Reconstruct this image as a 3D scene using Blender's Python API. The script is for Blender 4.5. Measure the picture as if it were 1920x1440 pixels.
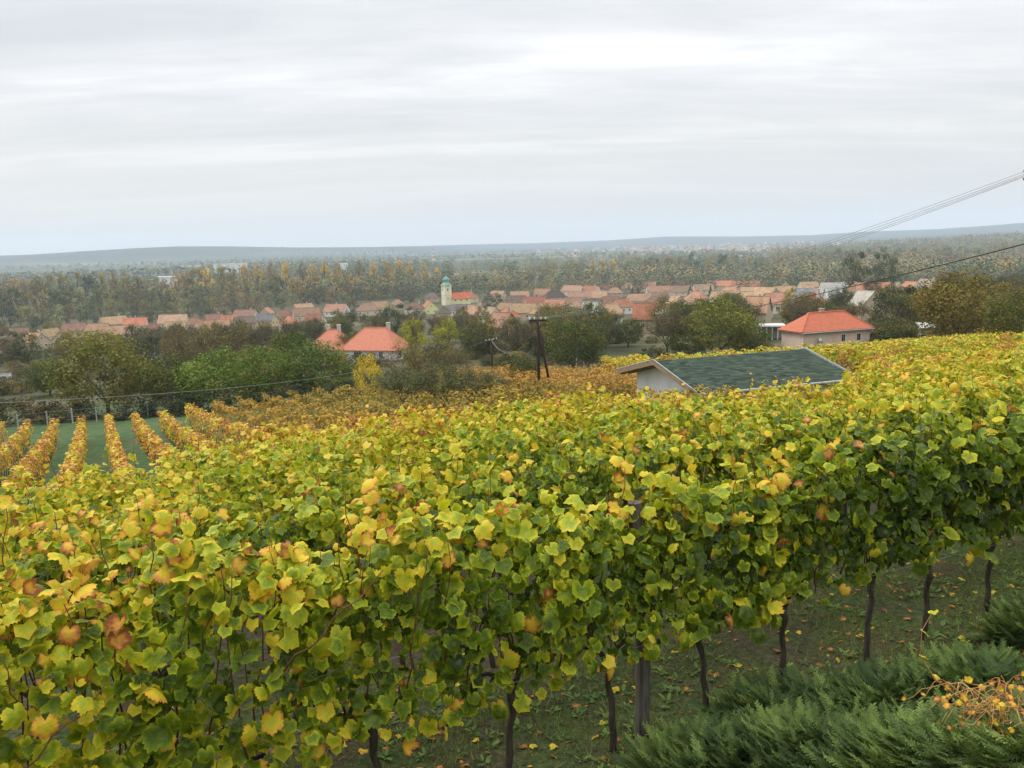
import bpy, math, random
import numpy as np
from mathutils import Matrix, Vector

# ------------------------------------------------------------ camera, sky, sun
rng = np.random.default_rng(7)
random.seed(7)
CZ = 40.0                                   # eye height over the datum; the valley floor is at about 2
FPX, PITCH, ROLL = 1553.0, math.radians(9.54), math.radians(1.5)
sc = bpy.context.scene
for o in list(bpy.data.objects):
    bpy.data.objects.remove(o)
cam = bpy.data.cameras.new('camera')
cam.sensor_width = 36.0
cam.lens = 36.0 * FPX / 1920.0
cam.clip_start = 0.1
cam.clip_end = 60000
camo = bpy.data.objects.new('camera', cam)
sc.collection.objects.link(camo)
sc.camera = camo
_R0 = np.array([1, 0, 0.]); _U0 = np.array([0, math.sin(PITCH), math.cos(PITCH)])
FW = np.array([0, math.cos(PITCH), -math.sin(PITCH)])
RT = _R0 * math.cos(ROLL) - _U0 * math.sin(ROLL)
UP = _U0 * math.cos(ROLL) + _R0 * math.sin(ROLL)
CAM = np.array([0, 0, CZ])
camo.matrix_world = Matrix(((RT[0], UP[0], -FW[0], 0), (RT[1], UP[1], -FW[1], 0), (RT[2], UP[2], -FW[2], CZ), (0, 0, 0, 1)))

SUN_EL, SUN_AZ = math.radians(48), math.radians(-60)      # azimuth from +Y, clockwise
w = bpy.data.worlds.new('World')
sc.world = w
w.use_nodes = True
nt = w.node_tree
nt.nodes.clear()
def N(nt, t, **kw):
    n = nt.nodes.new(t)
    for k, v in kw.items():
        setattr(n, k, v)
    return n
def ramp(nt, stops, interp='LINEAR'):
    n = nt.nodes.new('ShaderNodeValToRGB')
    n.color_ramp.interpolation = interp
    el = n.color_ramp.elements
    el[0].position, el[0].color = stops[0][0], (*stops[0][1], 1)
    el[1].position, el[1].color = stops[-1][0], (*stops[-1][1], 1)
    for p, c in stops[1:-1]:
        e = el.new(p); e.color = (*c, 1)
    return n
def MA(nt, op, a, b=None, c=None, clamp=False):
    n = nt.nodes.new('ShaderNodeMath'); n.operation = op; n.use_clamp = clamp
    for i, v in enumerate((a, b, c)):
        if v is None: continue
        if isinstance(v, (int, float)): n.inputs[i].default_value = v
        else: nt.links.new(v, n.inputs[i])
    return n.outputs[0]
def MIX(nt, f, a, b, mode='MIX'):
    n = nt.nodes.new('ShaderNodeMix'); n.data_type = 'RGBA'; n.blend_type = mode
    for i, v in ((0, f), (6, a), (7, b)):
        if isinstance(v, (int, float)): n.inputs[i].default_value = v
        elif isinstance(v, tuple): n.inputs[i].default_value = (*v, 1)
        else: nt.links.new(v, n.inputs[i])
    return n.outputs[2]
def NOISE(nt, vec, scale, detail=4, rough=0.55, dist=0.0):
    n = nt.nodes.new('ShaderNodeTexNoise')
    n.inputs['Scale'].default_value = scale; n.inputs['Detail'].default_value = detail
    n.inputs['Roughness'].default_value = rough; n.inputs['Distortion'].default_value = dist
    if vec is not None: nt.links.new(vec, n.inputs['Vector'])
    return n.outputs[0]

sky = N(nt, 'ShaderNodeTexSky', sky_type='NISHITA', sun_disc=False)
sky.sun_elevation = SUN_EL; sky.sun_rotation = SUN_AZ
sky.air_density = 1.0; sky.dust_density = 2.0
bg1 = N(nt, 'ShaderNodeBackground'); bg1.inputs[1].default_value = 0.10
nt.links.new(sky.outputs[0], bg1.inputs[0])
tc = N(nt, 'ShaderNodeTexCoord')
sep = N(nt, 'ShaderNodeSeparateXYZ'); nt.links.new(tc.outputs['Generated'], sep.inputs[0])
zz = MA(nt, 'ADD', MA(nt, 'MAXIMUM', sep.outputs[2], 0.0), 0.10)
cmb = N(nt, 'ShaderNodeCombineXYZ')                       # a cloud sheet seen in perspective
nt.links.new(MA(nt, 'DIVIDE', sep.outputs[0], zz), cmb.inputs[0])
nt.links.new(MA(nt, 'DIVIDE', sep.outputs[1], zz), cmb.inputs[1])
mp = N(nt, 'ShaderNodeMapping'); mp.inputs['Scale'].default_value = (0.26, 1.15, 1); mp.inputs['Location'].default_value = (3.1, 1.4, 0)
mp.inputs['Rotation'].default_value = (0, 0, math.radians(-8))
nt.links.new(cmb.outputs[0], mp.inputs[0])
n1 = NOISE(nt, mp.outputs[0], 0.9, 6, 0.52, 0.5)
n2 = NOISE(nt, mp.outputs[0], 0.35, 3, 0.5, 0.2)
mp2 = N(nt, 'ShaderNodeMapping'); mp2.inputs['Scale'].default_value = (0.8, 2.0, 1); nt.links.new(cmb.outputs[0], mp2.inputs[0])
n3 = NOISE(nt, mp2.outputs[0], 1.3, 5, 0.6, 0.4)
cl = MA(nt, 'ADD', MA(nt, 'ADD', MA(nt, 'MULTIPLY', n1, 0.46), MA(nt, 'MULTIPLY', n2, 0.28)), MA(nt, 'MULTIPLY', n3, 0.26))
cr = ramp(nt, [(0.39, (0.57, 0.59, 0.61)), (0.47, (0.67, 0.68, 0.695)), (0.53, (0.76, 0.765, 0.77)), (0.60, (0.93, 0.93, 0.93))])
nt.links.new(cl, cr.inputs[0])
hz = ramp(nt, [(0.0, (1, 1, 1)), (0.07, (0.8, 0.8, 0.8)), (0.17, (0, 0, 0))])   # clouds melt into a pale band low down
nt.links.new(sep.outputs[2], hz.inputs[0])
warm = MA(nt, 'MULTIPLY_ADD', sep.outputs[0], -0.9, 0.12, True)
hc = MIX(nt, warm, (0.685, 0.68, 0.665), (0.76, 0.742, 0.70))
cc = MIX(nt, hz.outputs[0], cr.outputs[0], hc)
zen = MA(nt, 'MULTIPLY_ADD', MA(nt, 'POWER', MA(nt, 'MAXIMUM', sep.outputs[2], 0.0), 2.0), 2.4, 0.93)      # an overcast sky is brighter overhead
bg2 = N(nt, 'ShaderNodeBackground'); nt.links.new(cc, bg2.inputs[0]); nt.links.new(zen, bg2.inputs[1])
mx = N(nt, 'ShaderNodeMixShader'); mx.inputs[0].default_value = 0.94
nt.links.new(bg1.outputs[0], mx.inputs[1]); nt.links.new(bg2.outputs[0], mx.inputs[2])
wo = N(nt, 'ShaderNodeOutputWorld'); nt.links.new(mx.outputs[0], wo.inputs[0])

sun = bpy.data.lights.new('sun', 'SUN'); sun.energy = 1.5; sun.angle = math.radians(22); sun.color = (1.0, 0.965, 0.90)
suno = bpy.data.objects.new('sun', sun); sc.collection.objects.link(suno)
sd = Vector((math.sin(SUN_AZ) * math.cos(SUN_EL), math.cos(SUN_AZ) * math.cos(SUN_EL), math.sin(SUN_EL)))
suno.rotation_euler = sd.to_track_quat('Z', 'Y').to_euler(); suno.location = (0, 0, CZ + 30)
sc.view_settings.view_transform = 'Standard'; sc.view_settings.look = 'None'
sc.view_settings.gamma = 1.0; sc.view_settings.exposure = 0.33; sc.view_settings.use_curve_mapping = False
sc.render.engine = 'CYCLES'
cy = sc.cycles
cy.max_bounces = 6; cy.diffuse_bounces = 3; cy.glossy_bounces = 2; cy.transmission_bounces = 3; cy.transparent_max_bounces = 8
cy.volume_bounces = 1; cy.use_denoising = True; cy.caustics_reflective = False; cy.caustics_refractive = False
cy.sample_clamp_indirect = 6.0

# ------------------------------------------------------------ terrain and pixel geometry
AZR = math.radians(26.9)
RD = np.array([math.cos(AZR), math.sin(AZR)])             # direction of the near vine rows
ND = np.array([-math.sin(AZR), math.cos(AZR)])            # straight down the slope
P0 = np.array([-0.854, 4.66])
_T = [-60, -8, -4.5, -3.4, -2.2, -1.0, 0, 13, 17, 24, 60, 72, 100, 220, 385, 450, 1e6]
_F = [-1.0, -1.2, -1.65, -1.95, -2.75, -3.42, -3.6, -5.35, -6.8, -8.1, -11.7, -13.8, -16.8, -25.0, -36.0, -38.0, -38.0]
SKY = [(-2400, 470), (-600, 474), (0, 479), (60, 477), (150, 471), (250, 465), (330, 461.5), (430, 461.5), (560, 464), (700, 463), (800, 461), (900, 458), (1000, 456),
       (1150, 450), (1250, 443), (1330, 443), (1400, 443), (1520, 441), (1620, 435), (1750, 431), (1850, 425), (1920, 420), (2400, 418), (5000, 440)]
def pdir(px, py):
    return FW + RT * ((px - 960) / FPX) + UP * ((720 - py) / FPX)
def at(px, py, D):
    return CAM + pdir(px, py) * D
_saz, _sel = [], []
for a_, b_ in SKY:
    d_ = pdir(a_, b_); _saz.append(math.atan2(d_[0], d_[1])); _sel.append(d_[2] / math.hypot(d_[0], d_[1]))
def vnoise(x, y, s, seed=0):
    "smooth value made of a few rotated waves"
    v = 0
    for k in range(5):
        a = seed * 1.7 + k * 2.4
        v = v + np.sin((x * math.cos(a) + y * math.sin(a)) / s * (1 + .37 * k) + k * k + seed * 3.1)
    return v / 5
def sstep(a, b, x):
    t = np.clip((x - a) / (b - a), 0, 1)
    return t * t * (3 - 2 * t)
def terrain(x, y):
    x = np.asarray(x, float); y = np.asarray(y, float)
    t = (x - P0[0]) * ND[0] + (y - P0[1]) * ND[1]
    r = np.hypot(x, y)
    tt = np.clip(t, -60, 450)
    z = 0
    for o_, w_ in ((-1, .25), (0, .5), (1, .25)):
        k = 0.35 + 0.04 * np.abs(tt)
        z = z + w_ * np.interp(tt + o_ * k, _T, _F)
    front = sstep(-320, -30, y)
    z = z * front - 38 * (1 - front) * sstep(30, 500, r) - 1.0 * (1 - front) * (1 - sstep(30, 500, r))
    z = z - 0.6 * np.exp(-((x - 20) ** 2 + (y - 30) ** 2) / 140) - 2.0 * np.exp(-((x - 40) ** 2 + (y - 100) ** 2) / 900) - 0.95 * np.exp(-((x + 29) ** 2 + (y - 47) ** 2) / 520) - 0.3 * np.exp(-((x - 8.5) ** 2 + (y - 17.5) ** 2) / 40)
    z = z + vnoise(x, y, 1.1, 1) * 0.03 + vnoise(x, y, 60, 2) * 0.5 * sstep(80, 250, r) * (1 - sstep(500, 800, r))
    az = np.arctan2(x, y)
    z = z + (24 + 6 * vnoise(x, y, 300, 4)) * sstep(0.26, 0.62, az) * sstep(900, 2600, r) * (1 - sstep(5000, 8000, r))
    el = np.interp(az, _saz, _sel)
    left = 1 - sstep(-0.16, -0.02, az)
    rad = 5200 * left + 7000 * (1 - left)
    H = np.maximum(el * rad * .93 + 38, 0)
    H = H * (1 + 0.02 * vnoise(x, y, 700, 6))
    b = sstep(rad * .72, rad * .96, r)
    z = z + H * b * front
    return z + CZ
def T1(x, y):
    return float(terrain(x, y))
def pt(x, y, dz=0.0):
    return Vector((x, y, T1(x, y) + dz))
def hit(px, py, lo=3.0, hi=9000.0):
    "where the ray of a pixel meets the ground: point and depth"
    d = pdir(px, py)
    D = np.geomspace(lo, hi, 3000)
    P = CAM[None] + d[None] * D[:, None]
    g = P[:, 2] - terrain(P[:, 0], P[:, 1])
    i = int(np.argmax(g < 0)) if (g < 0).any() else len(D) - 1
    if i > 0:
        a, b = D[i - 1], D[i]; f = g[i - 1] / (g[i - 1] - g[i] + 1e-9); Dd = a + (b - a) * f
    else: Dd = D[0]
    P = CAM + d * Dd
    return np.array([P[0], P[1], T1(P[0], P[1])]), Dd
def row_xy(s, t):
    "s metres along the near rows, t metres down the slope"
    return P0 + RD * s + ND * t
def proj(P):
    P = np.asarray(P, float) - CAM
    d = P @ FW
    return 960 + FPX * (P @ RT) / d, 720 - FPX * (P @ UP) / d, d

# ------------------------------------------------------------ object helpers
COL = sc.collection
def mat(name):
    m = bpy.data.materials.new(name); m.use_nodes = True
    m.node_tree.nodes.clear()
    return m, m.node_tree
def setp(o, **kw):
    for k, v in kw.items():
        if v is not None: o[k] = v
    return o
def obj(name, me, parent=None, loc=(0, 0, 0), rot=(0, 0, 0), scale=None, color=None, **kw):
    o = bpy.data.objects.new(name, me)
    COL.objects.link(o)
    o.location = loc; o.rotation_euler = rot
    if scale is not None: o.scale = scale if hasattr(scale, '__len__') else (scale,) * 3
    if color is not None: o.color = (*color[:3], 1.0)
    if parent is not None: o.parent = parent
    return setp(o, **kw)
def thing(name, label, cat, loc, rotz=0.0, group=None, scale=None):
    return obj(name, None, None, loc, (0, 0, rotz), scale, label=label, category=cat, group=group)
def npmesh(name, V, F, m, tint=None, smooth=False, rgb=None):
    V = np.asarray(V, np.float32); F = np.asarray(F, np.int32)
    k = F.shape[1]
    me = bpy.data.meshes.new(name)
    me.vertices.add(len(V)); me.vertices.foreach_set('co', V.ravel())
    me.loops.add(F.size); me.loops.foreach_set('vertex_index', F.ravel())
    me.polygons.add(len(F)); me.polygons.foreach_set('loop_start', np.arange(0, F.size, k, dtype=np.int32))
    if smooth: me.polygons.foreach_set('use_smooth', np.ones(len(F), bool))
    if tint is not None:
        a = me.color_attributes.new('tint', 'FLOAT_COLOR', 'POINT'); a.data.foreach_set('color', np.asarray(tint, np.float32).ravel())
    me.update(calc_edges=True); me.validate(verbose=False)
    me.materials.append(m)
    return me
class MB:
    "collects quads and triangles for one mesh"
    def __init__(s): s.v = []; s.f = []
    def add(s, V, F):
        b = len(s.v); s.v += [tuple(map(float, p)) for p in V]; s.f += [tuple(i + b for i in q) for q in F]
        return s
    def box(s, x0, x1, y0, y1, z0, z1):
        V = [(x0, y0, z0), (x1, y0, z0), (x1, y1, z0), (x0, y1, z0), (x0, y0, z1), (x1, y0, z1), (x1, y1, z1), (x0, y1, z1)]
        return s.add(V, [(0, 3, 2, 1), (4, 5, 6, 7), (0, 1, 5, 4), (1, 2, 6, 5), (2, 3, 7, 6), (3, 0, 4, 7)])
    def tube(s, P, R, n=6, cap=True):
        V, F = tube(P, R, n, cap)
        return s.add(V, F)
    def lathe(s, prof, n=16, c=(0, 0), ang0=0.0):
        V = []
        for r, z in prof:
            for k in range(n):
                a = ang0 + 2 * math.pi * k / n
                V.append((c[0] + r * math.cos(a), c[1] + r * math.sin(a), z))
        F = [(i * n + k, i * n + (k + 1) % n, (i + 1) * n + (k + 1) % n, (i + 1) * n + k) for i in range(len(prof) - 1) for k in range(n)]
        F += [tuple(reversed(range(n))), tuple(range((len(prof) - 1) * n, len(prof) * n))]
        return s.add(V, F)
    def mesh(s, name, m, smooth=False):
        me = bpy.data.meshes.new(name); me.from_pydata(s.v, [], s.f); me.materials.append(m)
        if smooth: me.polygons.foreach_set('use_smooth', [True] * len(me.polygons))
        me.update()
        return me
def tube(P, R, n=6, cap=True):
    P = [Vector(p) for p in P]
    if not hasattr(R, '__len__'): R = [R] * len(P)
    V, F = [], []
    ref = Vector((0.31, 0.95, 0.12)).normalized()
    for i, p in enumerate(P):
        d = (P[min(i + 1, len(P) - 1)] - P[max(i - 1, 0)]).normalized()
        u = d.cross(ref)
        if u.length < 0.05: u = d.cross(Vector((1, 0, 0)))
        u.normalize(); v = d.cross(u)
        for k in range(n):
            a = 2 * math.pi * k / n
            V.append(tuple(p + (u * math.cos(a) + v * math.sin(a)) * R[i]))
    for i in range(len(P) - 1):
        for k in range(n):
            F.append((i * n + k, i * n + (k + 1) % n, (i + 1) * n + (k + 1) % n, (i + 1) * n + k))
    if cap:
        F.append(tuple(reversed(range(n)))); F.append(tuple(range((len(P) - 1) * n, len(P) * n)))
    return V, F
def frames(Nn, Tw):
    "rotation matrices with columns side, tip, normal"
    Nn = Nn / np.linalg.norm(Nn, axis=1, keepdims=True)
    T = Tw - (Tw * Nn).sum(1, keepdims=True) * Nn
    T = T / (np.linalg.norm(T, axis=1, keepdims=True) + 1e-9)
    S = np.cross(T, Nn)
    return np.stack([S, T, Nn], axis=2)
def scatter(TV, TF, TS, pos, Rm, size, m, rnd=None):
    "copies of a leaf template as one vertex soup; TS = per vertex (edge, vein)"
    n, k = len(pos), len(TV)
    V = np.einsum('nij,kj->nki', Rm, TV) * np.asarray(size).reshape(n, 1, -1) + pos[:, None, :]
    F = TF[None] + (np.arange(n) * k)[:, None, None]
    t = np.zeros((n, k, 4)); t[:, :, 0] = np.asarray(m)[:, None]; t[:, :, 1] = TS[None, :, 0]; t[:, :, 2] = TS[None, :, 1]
    t[:, :, 3] = (rng.random(n) if rnd is None else rnd)[:, None]
    return V.reshape(-1, 3), F.reshape(-1, TF.shape[1]), t.reshape(-1, 4)

# ------------------------------------------------------------ materials
def out(nt, sh, vol=None):
    o = N(nt, 'ShaderNodeOutputMaterial')
    if sh is not None: nt.links.new(sh, o.inputs[0])
    if vol is not None: nt.links.new(vol, o.inputs[1])
def bsdf(nt, col, rough=0.8, spec=0.3, metal=0.0, bump=None, bstr=0.3, bdist=0.02):
    b = N(nt, 'ShaderNodeBsdfPrincipled')
    b.inputs['Roughness'].default_value = rough; b.inputs['Specular IOR Level'].default_value = spec; b.inputs['Metallic'].default_value = metal
    if isinstance(col, tuple): b.inputs['Base Color'].default_value = (*col, 1)
    else: nt.links.new(col, b.inputs['Base Color'])
    if bump is not None:
        bn = N(nt, 'ShaderNodeBump'); bn.inputs['Strength'].default_value = bstr; bn.inputs['Distance'].default_value = bdist
        nt.links.new(bump, bn.inputs['Height']); nt.links.new(bn.outputs[0], b.inputs['Normal'])
    return b.outputs[0]
def leafy(nt, col, trans=0.35, rough=0.55, spec=0.25, bump=None, bstr=0.4, bdist=0.01):
    b = bsdf(nt, col, rough, spec, 0, bump, bstr, bdist)
    t = N(nt, 'ShaderNodeBsdfTranslucent'); nt.links.new(MIX(nt, 1.0, col, (1.0, 1.05, 0.55), 'MULTIPLY'), t.inputs[0])
    m = N(nt, 'ShaderNodeMixShader'); m.inputs[0].default_value = trans
    nt.links.new(b, m.inputs[1]); nt.links.new(t.outputs[0], m.inputs[2])
    return m.outputs[0]
def objpos(nt): return N(nt, 'ShaderNodeTexCoord').outputs['Object']
def wpos(nt): return N(nt, 'ShaderNodeNewGeometry').outputs['Position']

VINE_STOPS = [(0.0, (0.012, 0.025, 0.006)), (0.22, (0.034, 0.068, 0.008)), (0.42, (0.125, 0.195, 0.008)), (0.56, (0.33, 0.385, 0.014)),
              (0.68, (0.56, 0.50, 0.022)), (0.80, (0.74, 0.49, 0.03)), (0.89, (0.66, 0.30, 0.05)), (0.95, (0.46, 0.17, 0.04)), (1.0, (0.26, 0.095, 0.032))]
def vine_leaf_mat():
    m, nt = mat('vine_leaf')
    at_ = N(nt, 'ShaderNodeAttribute', attribute_name='tint')
    s = N(nt, 'ShaderNodeSeparateColor'); nt.links.new(at_.outputs['Color'], s.inputs[0])
    oi = N(nt, 'ShaderNodeObjectInfo'); so = N(nt, 'ShaderNodeSeparateColor'); nt.links.new(oi.outputs['Color'], so.inputs[0])
    base = MA(nt, 'ADD', s.outputs[0], MA(nt, 'SUBTRACT', so.outputs[0], 0.5))
    nz = NOISE(nt, wpos(nt), 22, 3)
    nz2 = NOISE(nt, wpos(nt), 90, 2)
    v = MA(nt, 'ADD', base, MA(nt, 'MULTIPLY', MA(nt, 'SUBTRACT', MA(nt, 'POWER', s.outputs[1], 2.0), 0.35), 0.20))
    v = MA(nt, 'ADD', v, MA(nt, 'MULTIPLY', MA(nt, 'SUBTRACT', nz, 0.5), 0.36), None, True)
    r = ramp(nt, VINE_STOPS); nt.links.new(v, r.inputs[0])
    vein = MA(nt, 'MULTIPLY', MA(nt, 'SUBTRACT', s.outputs[2], 0.72), 2.2, None, True)
    c = MIX(nt, MA(nt, 'MULTIPLY', vein, 0.55), r.outputs[0], MIX(nt, 0.5, r.outputs[0], (0.40, 0.46, 0.08)))
    spots = MA(nt, 'MULTIPLY', MA(nt, 'GREATER_THAN', nz2, 0.70), 0.45)
    c = MIX(nt, spots, c, (0.20, 0.10, 0.035))
    # backs of the leaves are paler and duller
    g = N(nt, 'ShaderNodeNewGeometry')
    c = MIX(nt, MA(nt, 'MULTIPLY', g.outputs['Backfacing'], 0.18), c, (0.28, 0.33, 0.10))
    hb = MA(nt, 'SUBTRACT', NOISE(nt, wpos(nt), 70, 2), MA(nt, 'MULTIPLY', vein, 0.5))
    out(nt, leafy(nt, c, 0.32, 0.48, 0.24, hb, 0.6, 0.008))
    return m
M = {}
M['leaf'] = vine_leaf_mat()
def foliage_mat():
    m, nt = mat('tree_foliage')
    at_ = N(nt, 'ShaderNodeAttribute', attribute_name='tint')
    s = N(nt, 'ShaderNodeSeparateColor'); nt.links.new(at_.outputs['Color'], s.inputs[0])
    oi = N(nt, 'ShaderNodeObjectInfo')
    lo = MIX(nt, 1.0, oi.outputs['Color'], (0.58, 0.62, 0.60), 'MULTIPLY')
    hi = MIX(nt, 1.0, oi.outputs['Color'], (1.80, 1.65, 1.15), 'MULTIPLY')
    c = MIX(nt, s.outputs[0], lo, hi)
    c = MIX(nt, MA(nt, 'MULTIPLY', MA(nt, 'GREATER_THAN', s.outputs[1], 0.86), 0.55), c, (0.30, 0.22, 0.05))
    out(nt, leafy(nt, c, 0.25, 0.7, 0.15))
    return m
M['foliage'] = foliage_mat()
def rgb_mat():
    m, nt = mat('far_foliage')
    at_ = N(nt, 'ShaderNodeAttribute', attribute_name='tint')
    out(nt, bsdf(nt, at_.outputs['Color'], 0.9, 0.1))
    return m
M['rgb'] = rgb_mat()
def simple(name, stops, scale=3.0, detail=5, rough=0.85, spec=0.2, stretch=(1, 1, 1), bump=0.3, bd=0.01, metal=0.0, mult=False):
    m, nt = mat(name)
    mp = N(nt, 'ShaderNodeMapping'); mp.inputs['Scale'].default_value = stretch
    nt.links.new(objpos(nt), mp.inputs[0])
    nz = NOISE(nt, mp.outputs[0], scale, detail, 0.65)
    r = ramp(nt, stops); nt.links.new(nz, r.inputs[0])
    c = r.outputs[0]
    if mult:
        oi = N(nt, 'ShaderNodeObjectInfo'); c = MIX(nt, 1.0, oi.outputs['Color'], c, 'MULTIPLY')
    out(nt, bsdf(nt, c, rough, spec, metal, nz, bump, bd))
    return m
M['bark'] = simple('bark', [(0.3, (0.022, 0.017, 0.013)), (0.7, (0.085, 0.068, 0.052))], 14, stretch=(3, 3, .6), bd=.006)
M['cane'] = simple('cane_bark', [(0.3, (0.07, 0.026, 0.014)), (0.7, (0.20, 0.085, 0.04))], 20, stretch=(1, 1, .3), bump=.1)
M['treebark'] = simple('tree_bark', [(0.3, (0.05, 0.040, 0.028)), (0.7, (0.17, 0.14, 0.095))], 4, stretch=(2, 2, .5), bd=.03)
M['oldwood'] = simple('weathered_wood', [(0.3, (0.040, 0.034, 0.028)), (0.7, (0.16, 0.142, 0.12))], 16, stretch=(3, 3, .25), bd=.004)
M['poletar'] = simple('tarred_pole', [(0.3, (0.018, 0.011, 0.009)), (0.7, (0.060, 0.036, 0.027))], 6, stretch=(3, 3, .3), bd=.004)
M['concrete'] = simple('concrete', [(0.3, (0.25, 0.24, 0.22)), (0.7, (0.45, 0.44, 0.41))], 8, bd=.003)
M['plaster'] = simple('plaster', [(0.25, (0.80, 0.78, 0.75)), (0.55, (1.0, 1.0, 1.0)), (0.8, (0.93, 0.92, 0.90))], 1.3, mult=True, bd=.004, bump=.15)
M['flat'] = simple('painted', [(0.2, (0.9, 0.9, 0.9)), (0.8, (1, 1, 1))], 5, mult=True, rough=0.5, spec=.4, bump=.05)
M['trim'] = simple('trim_paint', [(0.2, (0.62, 0.60, 0.56)), (0.8, (0.80, 0.78, 0.74))], 5, rough=.6)
M['metal'] = simple('galvanised', [(0.3, (0.30, 0.32, 0.34)), (0.7, (0.46, 0.48, 0.50))], 4, rough=.45, metal=.7, spec=.5)
M['wire'] = simple('wire_metal', [(0.3, (0.17, 0.17, 0.17)), (0.7, (0.33, 0.33, 0.32))], 2, rough=.5, metal=.4)
M['cable'] = simple('cable_rubber', [(0.3, (0.012, 0.012, 0.013)), (0.7, (0.03, 0.03, 0.03))], 2, rough=.6)
def glass_mat():
    m, nt = mat('window_glass')
    out(nt, bsdf(nt, (0.022, 0.026, 0.03), 0.12, 0.6))
    return m
M['glass'] = glass_mat()
def roof_mat(name, band, bandamp):
    m, nt = mat(name)
    oi = N(nt, 'ShaderNodeObjectInfo')
    p = wpos(nt)
    a = NOISE(nt, p, 0.55, 5, 0.7); b = NOISE(nt, p, 3.2, 3, 0.7)
    lo = MIX(nt, 1.0, oi.outputs['Color'], (0.52, 0.50, 0.50), 'MULTIPLY')
    hi = MIX(nt, 1.0, oi.outputs['Color'], (1.30, 1.22, 1.15), 'MULTIPLY')
    v = MA(nt, 'MULTIPLY_ADD', MA(nt, 'ADD', MA(nt, 'MULTIPLY', a, 0.5), MA(nt, 'MULTIPLY', b, 0.5)), 3.2, -1.1, True)
    c = MIX(nt, v, lo, hi)
    wv = N(nt, 'ShaderNodeTexWave', wave_type='BANDS', bands_direction='Z'); wv.inputs['Scale'].default_value = band; wv.inputs['Distortion'].default_value = .4
    nt.links.new(p, wv.inputs[0])
    c = MIX(nt, MA(nt, 'MULTIPLY', wv.outputs['Fac'], bandamp), c, (0.05, 0.03, 0.02))
    out(nt, bsdf(nt, c, 0.85, 0.2, 0, b, .5, .04))
    return m
M['roof'] = roof_mat('old_roof_tile', 1.4, 0.16)
M['newtile'] = simple('new_clay_tile', [(0.3, (0.80, 0.74, 0.70)), (0.7, (1.08, 1.05, 1.05))], 2.5, mult=True, rough=.7, bd=.01)
def ground_mat():
    m, nt = mat('ground_cover')
    p = wpos(nt)
    L = N(nt, 'ShaderNodeVectorMath', operation='DISTANCE'); nt.links.new(p, L.inputs[0]); L.inputs[1].default_value = (0, 0, CZ)
    r = L.outputs['Value']
    f1 = NOISE(nt, p, 1.4, 6, 0.65); f2 = NOISE(nt, p, 14, 5, 0.7); f3 = NOISE(nt, p, 0.22, 3)
    soil = ramp(nt, [(0.3, (0.026, 0.020, 0.013)), (0.55, (0.060, 0.046, 0.029)), (0.75, (0.11, 0.085, 0.055))]); nt.links.new(f2, soil.inputs[0])
    gr = ramp(nt, [(0.35, (0.015, 0.026, 0.009)), (0.65, (0.065, 0.090, 0.028))]); nt.links.new(f2, gr.inputs[0])
    near = MIX(nt, MA(nt, 'MULTIPLY_ADD', f1, 5.0, -2.0, True), soil.outputs[0], gr.outputs[0])
    gr2 = ramp(nt, [(0.36, (0.020, 0.040, 0.016)), (0.5, (0.050, 0.095, 0.033)), (0.62, (0.11, 0.13, 0.055))]); nt.links.new(MA(nt, 'ADD', MA(nt, 'MULTIPLY', f1, .5), MA(nt, 'MULTIPLY', f2, .5)), gr2.inputs[0])
    vy = MIX(nt, MA(nt, 'MULTIPLY_ADD', f3, 6.0, -3.2, True), gr2.outputs[0], (0.105, 0.088, 0.048))
    mr = N(nt, 'ShaderNodeMapRange'); mr.inputs[1].default_value = 16; mr.inputs[2].default_value = 26; nt.links.new(r, mr.inputs[0])
    c = MIX(nt, mr.outputs[0], near, vy)
    f4 = NOISE(nt, p, 0.05, 5, 0.6)
    vil = ramp(nt, [(0.35, (0.038, 0.046, 0.020)), (0.5, (0.070, 0.070, 0.032)), (0.65, (0.12, 0.10, 0.058))]); nt.links.new(f4, vil.inputs[0])
    mr2 = N(nt, 'ShaderNodeMapRange'); mr2.inputs[1].default_value = 75; mr2.inputs[2].default_value = 120; nt.links.new(r, mr2.inputs[0])
    c = MIX(nt, mr2.outputs[0], c, vil.outputs[0])
    mp = N(nt, 'ShaderNodeMapping'); mp.inputs['Scale'].default_value = (0.45, 1.0, 1); nt.links.new(p, mp.inputs[0])
    f5 = NOISE(nt, mp.outputs[0], 0.0016, 7, 0.62)
    far = ramp(nt, [(0.40, (0.045, 0.062, 0.038)), (0.50, (0.060, 0.078, 0.045)), (0.55, (0.12, 0.12, 0.07)), (0.60, (0.24, 0.23, 0.15)), (0.68, (0.11, 0.14, 0.07))])
    nt.links.new(f5, far.inputs[0])
    mr3 = N(nt, 'ShaderNodeMapRange'); mr3.inputs[1].default_value = 600; mr3.inputs[2].default_value = 1100; nt.links.new(r, mr3.inputs[0])
    c = MIX(nt, mr3.outputs[0], c, far.outputs[0])
    mr4 = N(nt, 'ShaderNodeMapRange'); mr4.inputs[1].default_value = 3600; mr4.inputs[2].default_value = 4600; nt.links.new(r, mr4.inputs[0])
    hillc = ramp(nt, [(0.42, (0.020, 0.034, 0.026)), (0.60, (0.045, 0.058, 0.040))]); nt.links.new(f5, hillc.inputs[0])     # wooded ridges
    c = MIX(nt, mr4.outputs[0], c, hillc.outputs[0])
    out(nt, bsdf(nt, c, 0.95, 0.1, 0, f2, .5, .03))
    return m
M['ground'] = ground_mat()

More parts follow.
